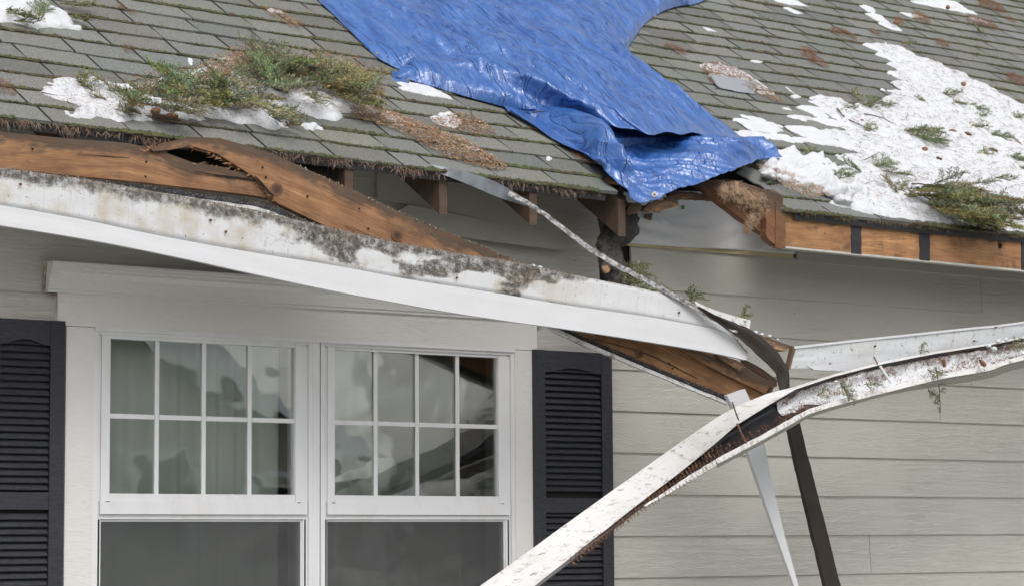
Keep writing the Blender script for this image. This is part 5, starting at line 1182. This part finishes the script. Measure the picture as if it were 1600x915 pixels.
Bc2 = [RW(796, 178, .014), RW(850, 210, .016), RW(890, 235, .018), RW(925, 254, .022), W(946, 274, -.43), W(962, 288, -.46), W(980, 301, -.50), W(984, 313, -.515), W(1001, 321, -.52), W(1024, 316, -.52), W(1042, 305, -.51), W(1075, 296, -.50), W(1110, 283, -.48), W(1150, 266, -.44), RW(1185, 252, .05), RW(1219, 250, .05)]
Lc2 = [Tc2[0], RW(790, 172, .013), Bc2[0]]; Rc2 = [Tc2[-1], RW(1185, 236, .03), Bc2[-1]]
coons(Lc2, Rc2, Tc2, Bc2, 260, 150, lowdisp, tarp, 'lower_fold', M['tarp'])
# hanging tip on the right and turned-up hem on the left
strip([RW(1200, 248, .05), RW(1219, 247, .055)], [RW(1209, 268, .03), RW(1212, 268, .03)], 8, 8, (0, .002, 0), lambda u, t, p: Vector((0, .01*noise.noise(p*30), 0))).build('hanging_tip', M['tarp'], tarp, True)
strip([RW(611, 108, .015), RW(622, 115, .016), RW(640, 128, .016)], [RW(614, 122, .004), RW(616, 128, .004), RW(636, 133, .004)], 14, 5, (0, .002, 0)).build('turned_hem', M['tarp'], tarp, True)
def grommet(p, nrm__, r=.011):
    mb = MB(); n_ = nrm__.normalized(); a = n_.cross(Vector((0, 0, 1))).normalized(); b = n_.cross(a); V = []; F = []; k = 16
    for rr, h in ((r*.4, .001), (r*.55, .003), (r*.9, .003), (r, .0)):
        for j in range(k): t = 2*math.pi*j/k; V.append(p+(a*math.cos(t)+b*math.sin(t))*rr+n_*h)
    for q in range(3):
        for j in range(k): F.append((q*k+j, q*k+(j+1) % k, (q+1)*k+(j+1) % k, (q+1)*k+j))
    mb.add(V, F); mb.build('grommet', M['brass'], tarp)
grommet(W(1022, 305, -.565), Vector((-.3, -.9, .35)), .012)
for (a, b) in ((589, 84), (637, 126), (1023, 26), (983, 104), (1024, 140), (990, 49)): grommet(RW(a, b, .03), RN, .009)

# ================================================================== what the panes reflect: the house and trees across the yard
nb = thing('neighbour_house', 'beige gabled house across the yard, mirrored in the window panes', 'house', (18, -26, 0))
mb = MB(); mb.box(11, 22.4, -33, -26, 0, 2.6); mb.prism([(10.6, 2.6), (22.9, 2.6), (16.8, 6.0)], -33, -25.99); mb.build('wall', m_plain('pale_stucco', (.50, .48, .42), .8, .05, 1), nb)
mb = MB()
for s in (-1, 1):
    x0, x1 = 16.8, 16.8+s*6.8; mb.add([(x0, -33.6, 6.2), (x0, -25.3, 6.2), (x1, -25.3, 2.45), (x1, -33.6, 2.45), (x0, -33.6, 6.05), (x0, -25.3, 6.05), (x1, -25.3, 2.3), (x1, -33.6, 2.3)], [(0, 1, 2, 3), (7, 6, 5, 4), (1, 5, 6, 2), (0, 3, 7, 4), (2, 6, 7, 3)])
mb.build('roof', M['shingle'], nb)
mb = MB()
for s in (-1, 1):
    x0, x1 = 16.8, 16.8+s*6.8; mb.add([(x0, -25.24, 6.2), (x1, -25.24, 2.45), (x1, -25.24, 2.05), (x0, -25.24, 5.8), (x0, -25.3, 6.2), (x1, -25.3, 2.45), (x1, -25.3, 2.05), (x0, -25.3, 5.8)], [(0, 1, 2, 3), (7, 6, 5, 4), (0, 4, 5, 1), (3, 2, 6, 7)])
mb.build('rake_board', m_plain('bright_rake_paint', (.85, .85, .86), .5, .02), nb)
for x0, z0 in ((18.4, 1.5), (20.4, 1.2), (13.5, 1.2)):
    mb = MB(); mb.box(x0, x0+1.3, -25.96, -25.86, z0, z0+1.6); f = mb.build('window', M['trim'], nb); mb = MB(); mb.box(x0+.12, x0+1.18, -25.855, -25.85, z0+.12, z0+1.48); mb.build('pane', M['black'], f)
mb = MB(); mb.tube([(22.7, -25.2, 2.3), (22.7, -25.2, .1)], .06, 8); mb.build('downpipe', M['trim'], nb)
def tree(x, y, h, r, lab, seed):
    t = thing('conifer_tree', lab, 'tree', (x, y, 0), 'conifers across the yard'); mb = MB(); mb.tube([(x, y, 0), (x, y, h*.5), (x, y, h)], [.16, .10, .02], 8); mb.build('trunk', M['bark'], t)
    rnd = random.Random(seed); mb = MB()
    for _ in range(2600):
        z = rnd.uniform(.08, 1)**1.0; rr = r*(1-z)*(.6+.5*rnd.random())+.1; a = rnd.uniform(0, 6.28); p = Vector((x+rr*math.cos(a), y+rr*math.sin(a), h*z)); s = .22; c = rnd.choice(((.04, .07, .03), (.06, .10, .04), (.03, .05, .025)))
        d = Vector((math.cos(a), math.sin(a), -.4)); e = Vector((-math.sin(a), math.cos(a), 0)); mb.add([p, p+e*s*.5+d*s*.6, p+d*s*1.6, p-e*s*.5+d*s*.6], [(0, 1, 2, 3)], c)
    mb.build('crown', M['needle'], t)
for i, (x, y, h, r, lab) in enumerate(((9.5, -24, 8, 1.8, 'tall conifer left of the house across the yard'), (28, -27, 9, 2.1, 'broad conifer right of the house across the yard'), (13.5, -36, 11, 2.4, 'tallest conifer behind the house across the yard'), (22, -38, 10, 2.3, 'second conifer behind the house across the yard'))): tree(x, y, h, r, lab, i)
